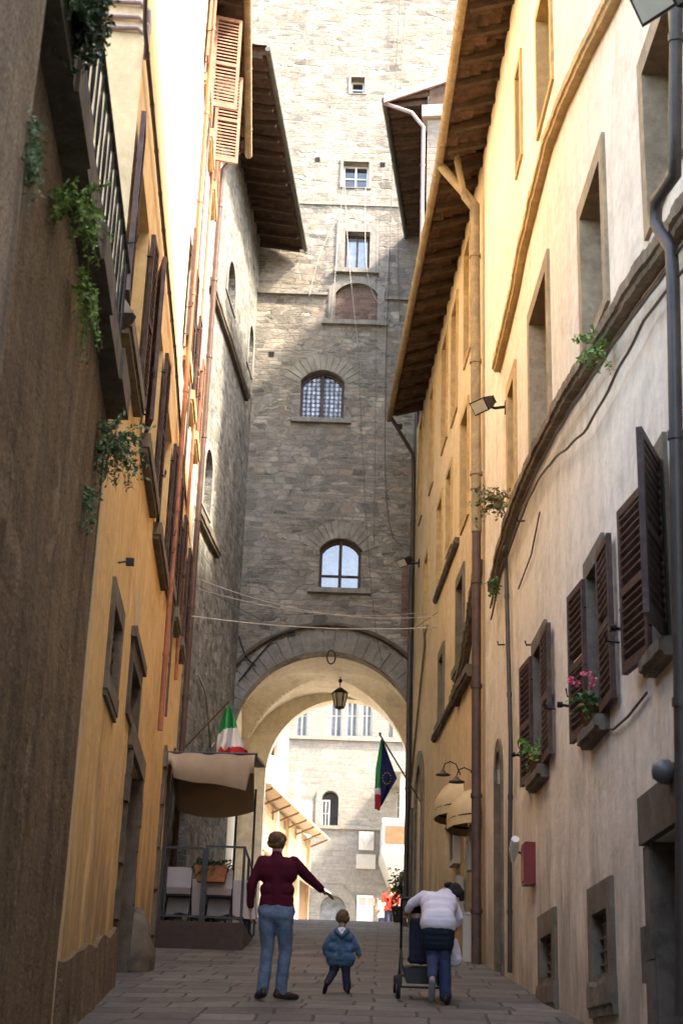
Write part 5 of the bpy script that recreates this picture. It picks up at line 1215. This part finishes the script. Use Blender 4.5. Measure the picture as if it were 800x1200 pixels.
mb = MB(); mb.hexa([WM.pt(LM*.45, zE-1.7, .1), WM.pt(LM+.1, zE-1.7, .1), WM.pt(LM+.1, zE-2.0, .9), WM.pt(LM*.45, zE-2.0, .9), WM.pt(LM*.45, zE-1.62, .1), WM.pt(LM+.1, zE-1.62, .1), WM.pt(LM+.1, zE-1.92, .9), WM.pt(LM*.45, zE-1.92, .9)]); mb.build('lower_awning', M['whitep'], stl)

# ---------------- unseen house added behind the viewpoint to keep sun off the garden wall
WN = W((2.55, -16), (2.475, 4.98), -1)
nb = thing('unseen_shading_house', 'unseen plain plastered house added on the right behind the viewpoint to shade the garden wall', 'house', WN.pt(0, gz(-16)))
nq = [(1.5+k*3.4, 2.6+k*3.4, z, z+1.8) for k in range(6) for z in (2.2, 6.2, 10.2)]
mb = MB(); body(mb, WN, 0, WN.L, -4.2, 15.2, 8, [rectp(*a) for a in nq], .25); mb.build('wall', M['white'], nb)
for a in nq: wall_window(WN, nb, a, sill=(.1, .12, .15))
eave(WN, 0, WN.L-.02, 15.2, 1.0, .35, nb, M['gutterT'], M['tile'], M['rafter'], u_r=1.2)
# ================================================================== PEOPLE
def capsule(mb, a, b, ra, rb, n=12, sq=1.0):
    a = Vector(a); b = Vector(b); d = b-a; L = d.length
    if L < 1e-5: d = Vector((0, 0, 1)); L = 1e-5
    prof = []
    for i in range(5): t = math.pi/2*i/4; prof.append((ra*math.sin(t)+1e-4, -ra*math.cos(t)))
    for i in range(5): t = math.pi/2*(1-i/4); prof.append((rb*math.sin(t)+1e-4, L+rb*math.cos(t)))
    s0 = len(mb.v); mb.lathe(a, prof, n, 0, d)
    k = len(prof); mb.add([], []); mb.f.append([s0+j for j in range(n)][::-1]); mb.m.append(0); mb.sm.append(True)
    mb.f.append([s0+(k-1)*n+j for j in range(n)]); mb.m.append(0); mb.sm.append(True)
def blob(name, caps, mat, parent, vox=.012, xf=None, smooth=4, wrinkle=0, seed=0):
    mb = MB()
    for c in caps: capsule(mb, *c)
    me = bpy.data.meshes.new('tmp'); me.from_pydata([tuple(v) for v in mb.v], [], mb.f)
    o = bpy.data.objects.new('tmp', me); COL.objects.link(o)
    r = o.modifiers.new('r', 'REMESH'); r.mode = 'VOXEL'; r.voxel_size = vox
    s = o.modifiers.new('s', 'SMOOTH'); s.iterations = smooth; s.factor = .5
    dg = bpy.context.evaluated_depsgraph_get(); dg.update(); nm = bpy.data.meshes.new_from_object(o.evaluated_get(dg))
    bpy.data.objects.remove(o); bpy.data.meshes.remove(me)
    L = Vector(parent['_w'])
    if wrinkle:
        nm.update(); nor = [v.normal.copy() for v in nm.vertices]
        for v, n_ in zip(nm.vertices, nor):
            p = v.co; w_ = mn.noise(Vector((p.x*11+seed+p.z*6, p.y*9, p.z*11+p.x*5)))+.5*mn.noise(Vector((p.x*26+p.z*12, p.y*22+seed, p.z*22))); v.co = p+n_*w_*wrinkle
    if xf is not None: nm.transform(xf)
    nm.materials.clear(); nm.materials.append(mat); nm.name = name
    for p in nm.polygons: p.use_smooth = True
    ob = bpy.data.objects.new(name, nm); COL.objects.link(ob); ob.parent = parent; ob['_w'] = parent['_w']; return ob
def hand_caps(w, d, up, s=1.0, curl=.5, thumb=1):
    """w wrist, d pointing direction, up = back-of-hand normal"""
    w = Vector(w); d = Vector(d).normalized(); up = (Vector(up)-d*Vector(up).dot(d)).normalized(); r = d.cross(up)
    C = []; 
    for k in (-1.5, -.5, .5, 1.5): C.append((w+r*k*.006*s, w+d*.075*s+r*k*.018*s, .014*s, .011*s))
    for k, L in ((-1.5, .058), (-.5, .072), (.5, .078), (1.5, .068)):
        b = w+d*.078*s+r*k*.019*s; p1 = b+(d*math.cos(curl*.6)-up*math.sin(curl*.6))*L*.5*s; p2 = p1+(d*math.cos(curl*1.6)-up*math.sin(curl*1.6))*L*.5*s
        C += [(b, p1, .0095*s, .0085*s), (p1, p2, .0085*s, .007*s)]
    t0 = w+d*.02*s+r*thumb*.022*s; t1 = t0+(d*.6+r*thumb*.8).normalized()*.035*s; t2 = t1+(d*.9+r*thumb*.3-up*.3).normalized()*.03*s
    C += [(t0, t1, .012*s, .01*s), (t1, t2, .01*s, .008*s)]; return C
def head_caps(c, f, s=1.0, up=(0, 0, 1)):
    c = Vector(c); f = Vector(f).normalized(); up = Vector(up).normalized(); r = f.cross(up).normalized(); up = r.cross(f)
    P_ = lambda a, b, e: c+r*a*s+f*b*s+up*e*s
    C = [(P_(0, -.02, .02), P_(0, .02, .02), .085*s, .078*s), (P_(0, .01, -.03), P_(0, .045, -.075), .066*s, .038*s), (P_(-.02, .055, -.02), P_(.02, .055, -.02), .035*s, .035*s),
         (P_(0, .085, .005), P_(0, .108, -.025), .009*s, .013*s), (P_(-.022, .083, -.055), P_(.022, .083, -.055), .008*s, .008*s)]
    for k in (-1, 1): C += [(P_(k*.08, -.005, .015), P_(k*.083, -.003, -.02), .014*s, .011*s), (P_(k*.03, .075, .02), P_(k*.034, .077, .02), .012*s, .012*s)]
    return C, P_
def face_bits(P_, s, par, xf, hair):
    mb = MB()
    for k in (-1, 1): mb.lathe(P_(k*.031, .086, .012), [(0, -.006*s), (.006*s, 0), (0, .006*s)], 8)
    for v in range(len(mb.v)): mb.v[v] = xf @ mb.v[v]+Vector(par['_w'])
    mb.build('eyes', M['black'], par)
def mkxf(rz=0): return Matrix.Rotation(rz, 4, 'Z')
# ---- the man
gx = atD(319, 1170, 15.7); mloc = (gx.x, 15.7, gz(15.7)+.03)
man = thing('person', 'person in burgundy sweater and blue jeans walking away, right arm stretched out pointing', 'person', mloc)
I4 = mkxf(0)
hc = (-.02, .03, 1.53); HC, HP = head_caps(hc, (.55, 1, -.15), .98)
arms_m = dict(ls=(-.165, 0, 1.345), le=(-.265, -.02, 1.10), lw=(-.268, .05, .86), rs=(.155, .02, 1.345), re=(.315, .10, 1.20), rw=(.465, .20, 1.085))
bodyc = HC+[((-.015, .0, 1.36), (-.02, .02, 1.46), .062, .055), ((-.08, 0, 1.2), (.08, 0, 1.2), .07, .07), ((-.13, 0, 1.33), (.12, 0, 1.33), .04, .04), ((-.06, 0, .9), (.06, 0, .9), .075, .075), ((0, 0, .9), (0, 0, 1.3), .07, .07),
    (arms_m['ls'], arms_m['le'], .045, .036), (arms_m['le'], arms_m['lw'], .036, .025), (arms_m['rs'], arms_m['re'], .045, .036), (arms_m['re'], arms_m['rw'], .036, .025),
    ((-.08, 0, .85), (-.075, .02, .46), .075, .05), ((-.075, .02, .46), (-.095, -.01, .09), .048, .035), ((.08, 0, .85), (.11, .04, .46), .075, .05), ((.11, .04, .46), (.075, .04, .09), .048, .035)]
bodyc += hand_caps(arms_m['lw'], (.0, .1, -1), (-1, 0, 0), 1.0, .6, 1)+hand_caps(arms_m['rw'], (.75, .4, -.35), (0, 0, 1), 1.0, .35, -1)
bd = blob('body', bodyc, M['skin'], man, .0085, I4, 3); face_bits(HP, 1, man, I4, None)
P_ = HP
blob('hair', [(P_(0, -.035, .035), P_(0, .02, .05), .088, .078), (P_(-.05, -.03, .0), P_(.05, -.03, .0), .055, .055), (P_(-.035, -.055, -.03), P_(.035, -.055, -.03), .04, .04), (P_(-.06, -.02, .03), P_(-.065, .02, .04), .04, .03), (P_(.06, -.02, .03), P_(.065, .02, .04), .04, .03), (P_(-.04, .05, .075), P_(.04, .055, .07), .026, .026)], M['hairb'], man, .006, I4, 1, .011)
A = arms_m
sw = [((-.10, 0, 1.22), (.095, .0, 1.22), .110, .110), ((-.14, 0, 1.335), (.13, 0.01, 1.335), .058, .058), ((-.075, 0, 1.05), (.075, 0, 1.05), .104, .104), ((-.07, 0, .95), (.07, 0, .95), .106, .106), ((-.078, .0, .89), (.078, 0, .89), .106, .106), ((-.02, 0, 1.35), (-.02, .0, 1.40), .08, .062),
    ((-.1, -.01, 1.28), (.1, -.01, 1.28), .095, .095), ((0, -.005, .92), (0, -.005, 1.3), .108, .112), (A['ls'], A['le'], .060, .050), (A['le'], (-.268, .03, .90), .053, .04), (A['rs'], A['re'], .066, .056), (A['re'], (.445, .19, 1.10), .056, .042)]
blob('sweater', sw, M['sweater'], man, .011, I4, 3, .004, 1)
jn = [((-.075, 0, .84), (.075, 0, .84), .118, .118), ((-.06, -.02, .80), (.06, -.02, .80), .11, .11), ((-.085, -.01, .78), (-.075, .02, .46), .098, .068), ((-.075, .02, .46), (-.10, -.01, .07), .067, .062), ((.085, -.01, .78), (.11, .04, .46), .098, .068), ((.11, .04, .46), (.078, .04, .07), .067, .062)]
blob('jeans', jn, M['jeans'], man, .011, I4, 3, .007, 4)
def shoe(par, a, yaw, s=1, mat='shoe', pitch=0, nm='shoe'):
    a = Vector(a); d = Vector((math.sin(yaw)*math.cos(pitch), math.cos(yaw)*math.cos(pitch), math.sin(pitch))); n_ = Vector((0, 0, 1)); n_ = (n_-d*n_.dot(d)).normalized()
    return blob(nm, [(a-d*.05*s+n_*.0, a+d*.09*s-n_*.006*s, .038*s, .042*s), (a+d*.09*s-n_*.006*s, a+d*.17*s-n_*.012*s, .042*s, .03*s), (a-d*.04*s+n_*.03*s, a+d*.0+n_*.03*s, .036*s, .036*s)], M[mat], par, .008, None, 2)
shoe(man, (-.105, -.02, .035), -.35); shoe(man, (.085, .03, .035), 1.1)
# ---- the child
cx_ = atD(398, 1163, 16.9); cloc = (cx_.x, 16.9, gz(16.9)+.005)
kid = thing('person', 'small child in a blue hooded denim jacket and dark trousers, mid stride in the middle', 'person', cloc)
HC, HP = head_caps((.01, .01, .775), (.1, 1, -.25), .82); P_ = HP
kc = HC+[((0, 0, .62), (.005, 0, .71), .04, .038), ((-.05, 0, .55), (.05, 0, .55), .045, .045), ((-.035, 0, .38), (.035, 0, .38), .05, .05), ((0, 0, .38), (0, 0, .6), .042, .042), ((-.10, 0, .585), (-.175, 0, .47), .03, .025), ((-.175, 0, .47), (-.165, .02, .37), .025, .018), ((.10, 0, .585), (.165, 0, .48), .03, .025), ((.165, 0, .48), (.20, .02, .38), .025, .018),
    ((-.045, 0, .36), (-.075, .03, .21), .05, .036), ((-.075, .03, .21), (-.14, -.09, .09), .034, .026), ((.045, 0, .36), (.06, .02, .21), .05, .036), ((.06, .02, .21), (.075, .02, .06), .034, .026)]
kc += hand_caps((-.165, .02, .37), (.05, .1, -1), (-1, 0, 0), .62, .5, 1)+hand_caps((.20, .02, .38), (.3, .1, -1), (1, 0, 0), .62, .5, -1)
blob('body', kc, M['skin'], kid, .0065, I4, 2); face_bits(HP, .8, kid, I4, None)
blob('hair', [(P_(0, -.03, .03), P_(0, .02, .045), .073, .066), (P_(-.035, -.035, -.01), P_(.035, -.035, -.01), .05, .05)], M['hairb'], kid, .005, I4, 1, .006)
jk = blob('jacket', [((-.065, 0, .57), (.065, 0, .57), .068, .068), ((-.09, 0, .595), (.09, 0, .595), .04, .04), ((-.07, 0, .46), (.07, 0, .46), .075, .075), ((-.085, 0, .36), (.085, 0, .36), .075, .075), ((-.085, 0, .32), (.085, 0, .32), .06, .06), ((0, -.005, .4), (0, -.005, .57), .078, .07), ((-.10, 0, .59), (-.172, 0, .47), .042, .038), ((-.172, 0, .47), (-.163, .02, .40), .038, .032), ((.10, 0, .59), (.165, 0, .48), .042, .038), ((.165, 0, .48), (.193, .02, .41), .038, .032)], M['jacket'], kid, .008, I4, 2, .005, 3)
blob('hood', [((-.06, -.055, .645), (0, -.085, .585), .028, .03), ((.06, -.055, .645), (0, -.085, .585), .028, .03), ((-.055, 0, .655), (-.06, -.055, .645), .025, .028), ((.055, 0, .655), (.06, -.055, .645), .025, .028)], M['jacket'], jk, .007, I4, 2, .003)
blob('hood_lining', [((-.035, -.058, .65), (0, -.095, .605), .018, .014), ((.035, -.058, .65), (0, -.095, .605), .018, .014), ((-.02, -.05, .66), (.02, -.05, .66), .02, .02)], M['blouse'], jk, .006, I4, 2)
blob('trousers', [((-.04, 0, .36), (.04, 0, .36), .07, .07), ((-.048, 0, .35), (-.078, .03, .21), .064, .048), ((-.078, .03, .21), (-.135, -.08, .10), .047, .042), ((.048, 0, .35), (.062, .02, .21), .064, .048), ((.062, .02, .21), (.075, .02, .055), .047, .044)], M['navy'], kid, .008, I4, 2, .005, 2)
shoe(kid, (-.15, -.115, .06), -.3, .62, 'black', -.75); shoe(kid, (.078, .01, .024), .15, .62, 'black')
# ---- the woman
wx = atD(512, 1173, 15.9); wloc = (wx.x, 15.9, gz(15.9)+.02)
wo = thing('person', 'person in white blouse and dark teal skirt over jeans bending forward over the pushchair', 'person', wloc)
HC, HP = head_caps((.215, .47, 1.125), (.25, 1, -1.3), .92, (0, 1, .9)); P_ = HP
wc = HC+[((.08, .34, 1.06), (.19, .43, 1.10), .045, .044), ((-.05, .05, .80), (.05, .05, .80), .09, .09), ((0, .05, .82), (.05, .30, 1.02), .08, .065), ((-.10, .30, 1.06), (.15, .32, 1.04), .04, .04),
    ((-.13, .31, 1.08), (-.255, .35, 1.0), .04, .033), ((-.255, .35, 1.0), (-.30, .42, .925), .032, .024), ((.17, .33, 1.04), (.235, .33, .87), .04, .033), ((.235, .33, .87), (.205, .40, .735), .032, .023),
    ((-.06, .03, .76), (-.045, .06, .45), .08, .052), ((-.045, .06, .45), (-.07, -.25, .22), .05, .034), ((.065, .03, .76), (.075, .06, .43), .08, .052), ((.075, .06, .43), (.085, .02, .09), .05, .034)]
wc += hand_caps((-.30, .42, .925), (-.1, .9, -.1), (0, 0, 1), .92, 1.2, 1)+hand_caps((.205, .40, .735), (0, .2, -1), (1, 0, 0), .92, 1.2, -1)
blob('body', wc, M['skin'], wo, .0085, I4, 3); face_bits(HP, .9, wo, I4, None)
hr_ = blob('hair', [(P_(0, -.035, .03), P_(0, .02, .05), .09, .08), (P_(-.045, -.04, -.02), P_(.045, -.04, -.02), .058, .058), (P_(-.06, 0, .02), P_(-.06, .03, -.03), .04, .03), (P_(.06, 0, .02), P_(.065, .03, -.06), .042, .03)], M['haird'], wo, .006, I4, 1, .011)
blob('hair_bun', [(P_(-.05, -.10, .06), P_(-.09, -.12, .03), .035, .028)], M['haird'], hr_, .008, I4, 2, .004)
blob('blouse', [((-.065, .02, .78), (.075, .02, .78), .122, .122), ((-.055, .03, .82), (.065, .03, .82), .12, .12), ((-.05, .10, .90), (.075, .12, .90), .12, .12), ((-.06, .20, .99), (.11, .22, .98), .115, .115), ((-.085, .28, 1.05), (.14, .30, 1.04), .085, .085), ((0, .06, .84), (.04, .28, 1.03), .118, .11), ((.08, .32, 1.06), (.13, .37, 1.09), .08, .062), ((.08, .34, 1.10), (.12, .37, 1.12), .07, .06),
    ((-.13, .31, 1.08), (-.255, .35, 1.0), .062, .052), ((-.255, .35, 1.0), (-.285, .40, .95), .05, .042), ((.17, .33, 1.04), (.235, .33, .87), .062, .056), ((.235, .33, .87), (.225, .36, .82), .055, .05)], M['blouse'], wo, .009, I4, 3, .004, 6)
blob('skirt', [((-.06, .02, .78), (.06, .02, .78), .114, .114), ((-.06, .02, .70), (.066, .02, .70), .112, .112), ((-.062, .025, .64), (.07, .025, .64), .106, .106), ((-.062, .03, .59), (.072, .03, .59), .10, .10)], M['teal'], wo, .009, I4, 3, .004, 9)
blob('jeans', [((-.062, .03, .66), (-.045, .06, .45), .09, .066), ((-.045, .06, .45), (-.07, -.225, .235), .062, .05), ((.07, .03, .66), (.076, .06, .43), .09, .07), ((.076, .06, .43), (.086, .02, .07), .068, .062)], M['jeansd'], wo, .010, I4, 3, .007, 5)
shoe(wo, (-.072, -.285, .15), -.05, .9, 'sneaker', -1.0); shoe(wo, (.09, .0, .034), .2, .9, 'shoe')
# white bag in her hand
bg = thing('shopping_bag', 'white cloth bag dangling from the hand of the bending person', 'bag', (wloc[0]+.20, wloc[1]+.36, wloc[2]+.42))
b0_ = Matrix.Translation(Vector((0, 0, 0)))
blob('bag_body', [((-.02, 0, .03), (.02, 0, .04), .065, .07), ((0, 0, .03), (0, .01, .2), .07, .045), ((.02, 0, .1), (.01, .02, .22), .06, .03)], M['blouse'], bg, .009, I4, 3, .012, 8)
mb = MB(); bw = Vector(bg['_w']); mb.tube([bw+Vector((-.02, 0, .23)), bw+Vector((-.01, .04, .29)), bw+Vector((.0, .05, .26)), bw+Vector((.02, .02, .22))], .008, 5); mb.build('strap', M['blouse'], bg)
# ---- pushchair
pcx, pcy = atD(494, 1165, 16.35).x, 16.35; zb = gz(16.35)
pc = thing('pushchair', 'black folding pushchair with four dark wheels pushed by the bending person', 'pushchair', (pcx, pcy, zb))
Q = lambda x, y, z: Vector((pcx+x, pcy+y, gz(pcy+y)+z))
for sx in (-.25, .25):
    for (yy, r_) in ((-.05, .125), (.62, .095)):
        c = Q(sx, yy, r_+.01); mb = MB(); mb.lathe(c, [(r_*.72, -.018), (r_*.97, -.02), (r_, 0), (r_*.97, .02), (r_*.72, .018), (r_*.70, 0), (r_*.72, -.018)], 24, axis=(1, 0, 0)); w_ = mb.build('wheel', M['rubber'], pc)
        mb = MB(); mb.lathe(c, [(0, -.02), (.03, -.018), (.03, .018), (0, .02)], 12, axis=(1, 0, 0))
        for k in range(5):
            a = k*2*math.pi/5; mb.tube([c, c+Vector((0, math.cos(a), math.sin(a)))*r_*.74], .009, 5)
        mb.build('rim', M['metal'], w_)
    mb = MB(); mb.tube([Q(sx*.85, .62, .11), Q(sx*.85, .30, .48), Q(sx*.9, .02, .98), Q(sx*.9, -.04, 1.02)], .014, 8); mb.build('frame_tube', M['black'], pc)
    mb = MB(); mb.tube([Q(sx*.9, -.05, .13), Q(sx*.85, .12, .42), Q(sx*.85, .3, .5)], .014, 8); mb.build('frame_tube', M['black'], pc)
mb = MB(); mb.tube([Q(-.225, -.04, 1.02), Q(-.2, -.06, 1.03), Q(.2, -.06, 1.03), Q(.225, -.04, 1.02)], .018, 8); mb.build('handle', M['black'], pc)
mb = MB(); mb.tube([Q(-.25, -.05, .135), Q(.25, -.05, .135)], .012, 6); mb.build('axle', M['black'], pc)
blob('seat', [((-.10, .12, .42), (.10, .12, .42), .05, .05), ((-.10, .10, .46), (-.10, .06, .80), .04, .04), ((.10, .10, .46), (.10, .06, .80), .04, .04), ((0, .10, .46), (0, .06, .80), .05, .05), ((-.10, .12, .42), (-.10, .42, .44), .05, .04), ((.10, .12, .42), (.10, .42, .44), .05, .04), ((0, .12, .42), (0, .42, .44), .06, .05), ((-.05, .1, .45), (-.05, .06, .80), .045, .045), ((.05, .1, .45), (.05, .06, .80), .045, .045), ((-.07, .12, .42), (-.07, .42, .44), .05, .04), ((.07, .12, .42), (.07, .42, .44), .05, .04)], M['navy'], pc, .014, I4, 3, .004)
mb = MB(); vs = []
for j in range(7):
    a = math.pi*.5*j/6
    for i in range(11):
        b = math.pi*i/10; vs.append(Q(-.21*math.cos(b), .10+.30*math.sin(a)*(.3+.7*math.sin(b)), .80+.22*math.cos(a*.8)*math.sin(b)))
mb.add(vs, [(j*11+i, j*11+i+1, (j+1)*11+i+1, (j+1)*11+i) for j in range(6) for i in range(10)], 0, True); mb.build('hood', M['navy'], pc)
mb = MB(); p8 = [Q(x, y, z) for z, e in ((.16, .8), (.32, 1)) for (x, y) in ((-.19*e, .05), (.19*e, .05), (.19*e, .48), (-.19*e, .48))]; mb.hexa(p8); mb.build('basket', M['black'], pc)
mb = MB(); mb.tube([Q(-.2, .6, .2), Q(.2, .6, .2)], .012, 6); mb.build('footrest', M['black'], pc)
# ---- distant pedestrians in the square
def pedestrian(px, D, H, top, low, label, arm=0):
    p0 = atD(px, 1075, D); z0 = gz(D); t = thing('person', label, 'person', (p0.x, D, z0), 'people standing in the square'); k = H/1.7
    V_ = lambda x, y, z: (x*k, y*k, z*k)
    HC, HP = head_caps(V_(0, 0, 1.6), (-.2, -1, 0), k)
    blob('body', HC+[(V_(0, 0, 1.3), V_(0, 0, 1.5), .06, .05), (V_(0, 0, .9), V_(0, 0, 1.35), .1, .1), (V_(-.18, 0, 1.38), V_(-.26, -.05, 1.1), .045, .035), (V_(-.26, -.05, 1.1), V_(-.22, -.2, .95+arm*.5), .035, .025), (V_(.18, 0, 1.38), V_(.26, 0, 1.1), .045, .035), (V_(.26, 0, 1.1), V_(.26, -.08, .86), .035, .025), (V_(-.09, 0, .88), V_(-.09, 0, .06), .07, .04), (V_(.09, 0, .88), V_(.09, 0, .06), .07, .04)]+hand_caps(V_(-.22, -.2, .95+arm*.5), (0, -.2, -1+2*arm), (1, 0, 0), 1, .4, 1)+hand_caps(V_(.26, -.08, .86), (0, 0, -1), (-1, 0, 0), 1, .4, 1), M['skin'], t, .012, I4, 2)
    blob('top', [(V_(-.1, 0, 1.25), V_(.1, 0, 1.25), .13, .13), (V_(-.1, 0, .95), V_(.1, 0, .95), .13, .13), (V_(0, 0, 1), V_(0, 0, 1.2), .15, .15), (V_(-.15, 0, 1.37), V_(.15, 0, 1.37), .07, .07), (V_(-.18, 0, 1.37), V_(-.25, -.04, 1.15), .065, .055), (V_(.18, 0, 1.37), V_(.25, 0, 1.15), .065, .055)], top, t, .02, I4, 2)
    blob('trousers', [(V_(-.08, 0, .88), V_(.08, 0, .88), .12, .12), (V_(-.09, 0, .85), V_(-.09, 0, .1), .1, .065), (V_(.09, 0, .85), V_(.09, 0, .1), .1, .065)], low, t, .02, I4, 2)
    blob('hair', [(HP(0, -.03, .04), HP(0, .0, .06), .088, .08)], M['haird'], t, .014, I4, 2)
    shoe(t, V_(-.09, -.02, .04), math.pi); shoe(t, V_(.09, -.02, .04), math.pi)
M['redc'] = simple('bright_red_cloth', (.62, .05, .03), .8, var=.08)
pedestrian(457, 47.5, 1.72, M['redc'], M['navy'], 'distant person in a bright red top standing in the square beyond the arch', 0)
pedestrian(450, 50.5, 1.75, M['blouse'], M['jeansd'], 'distant person in a pale top just left of the one in red', .8)
# ================================================================== LIGHT
SUN_EL, SUN_AZ = rad(49), rad(111)
wd = bpy.data.worlds.new('World'); S.world = wd; wd.use_nodes = True; nt = wd.node_tree
sk = nt.nodes.new('ShaderNodeTexSky'); sk.sky_type = 'NISHITA'; sk.sun_disc = False; sk.sun_elevation = SUN_EL; sk.sun_rotation = SUN_AZ; sk.air_density = 1; sk.dust_density = 2.5
nt.links.new(sk.outputs[0], nt.nodes['Background'].inputs[0]); nt.nodes['Background'].inputs[1].default_value = .15
# direction towards the sun: azimuth measured from +Y clockwise (to +X)
sd = Vector((math.sin(SUN_AZ)*math.cos(SUN_EL), math.cos(SUN_AZ)*math.cos(SUN_EL), math.sin(SUN_EL)))
sl = bpy.data.lights.new('sun', 'SUN'); sl.energy = 2.0; sl.angle = rad(6); sl.color = (1, .95, .87); so = bpy.data.objects.new('sun', sl); COL.objects.link(so)
so.rotation_euler = sd.to_track_quat('Z', 'Y').to_euler(); so.location = sd*60
S.view_settings.view_transform = 'Standard'; S.view_settings.look = 'None'; S.view_settings.exposure = 3.35; S.view_settings.use_white_balance = True; S.view_settings.white_balance_temperature = 7300; S.view_settings.gamma = 1
S.render.engine = 'CYCLES'; S.cycles.max_bounces = 10; S.cycles.diffuse_bounces = 6; S.cycles.use_denoising = True
for o in S.objects:
    if '_w' in o: del o['_w']
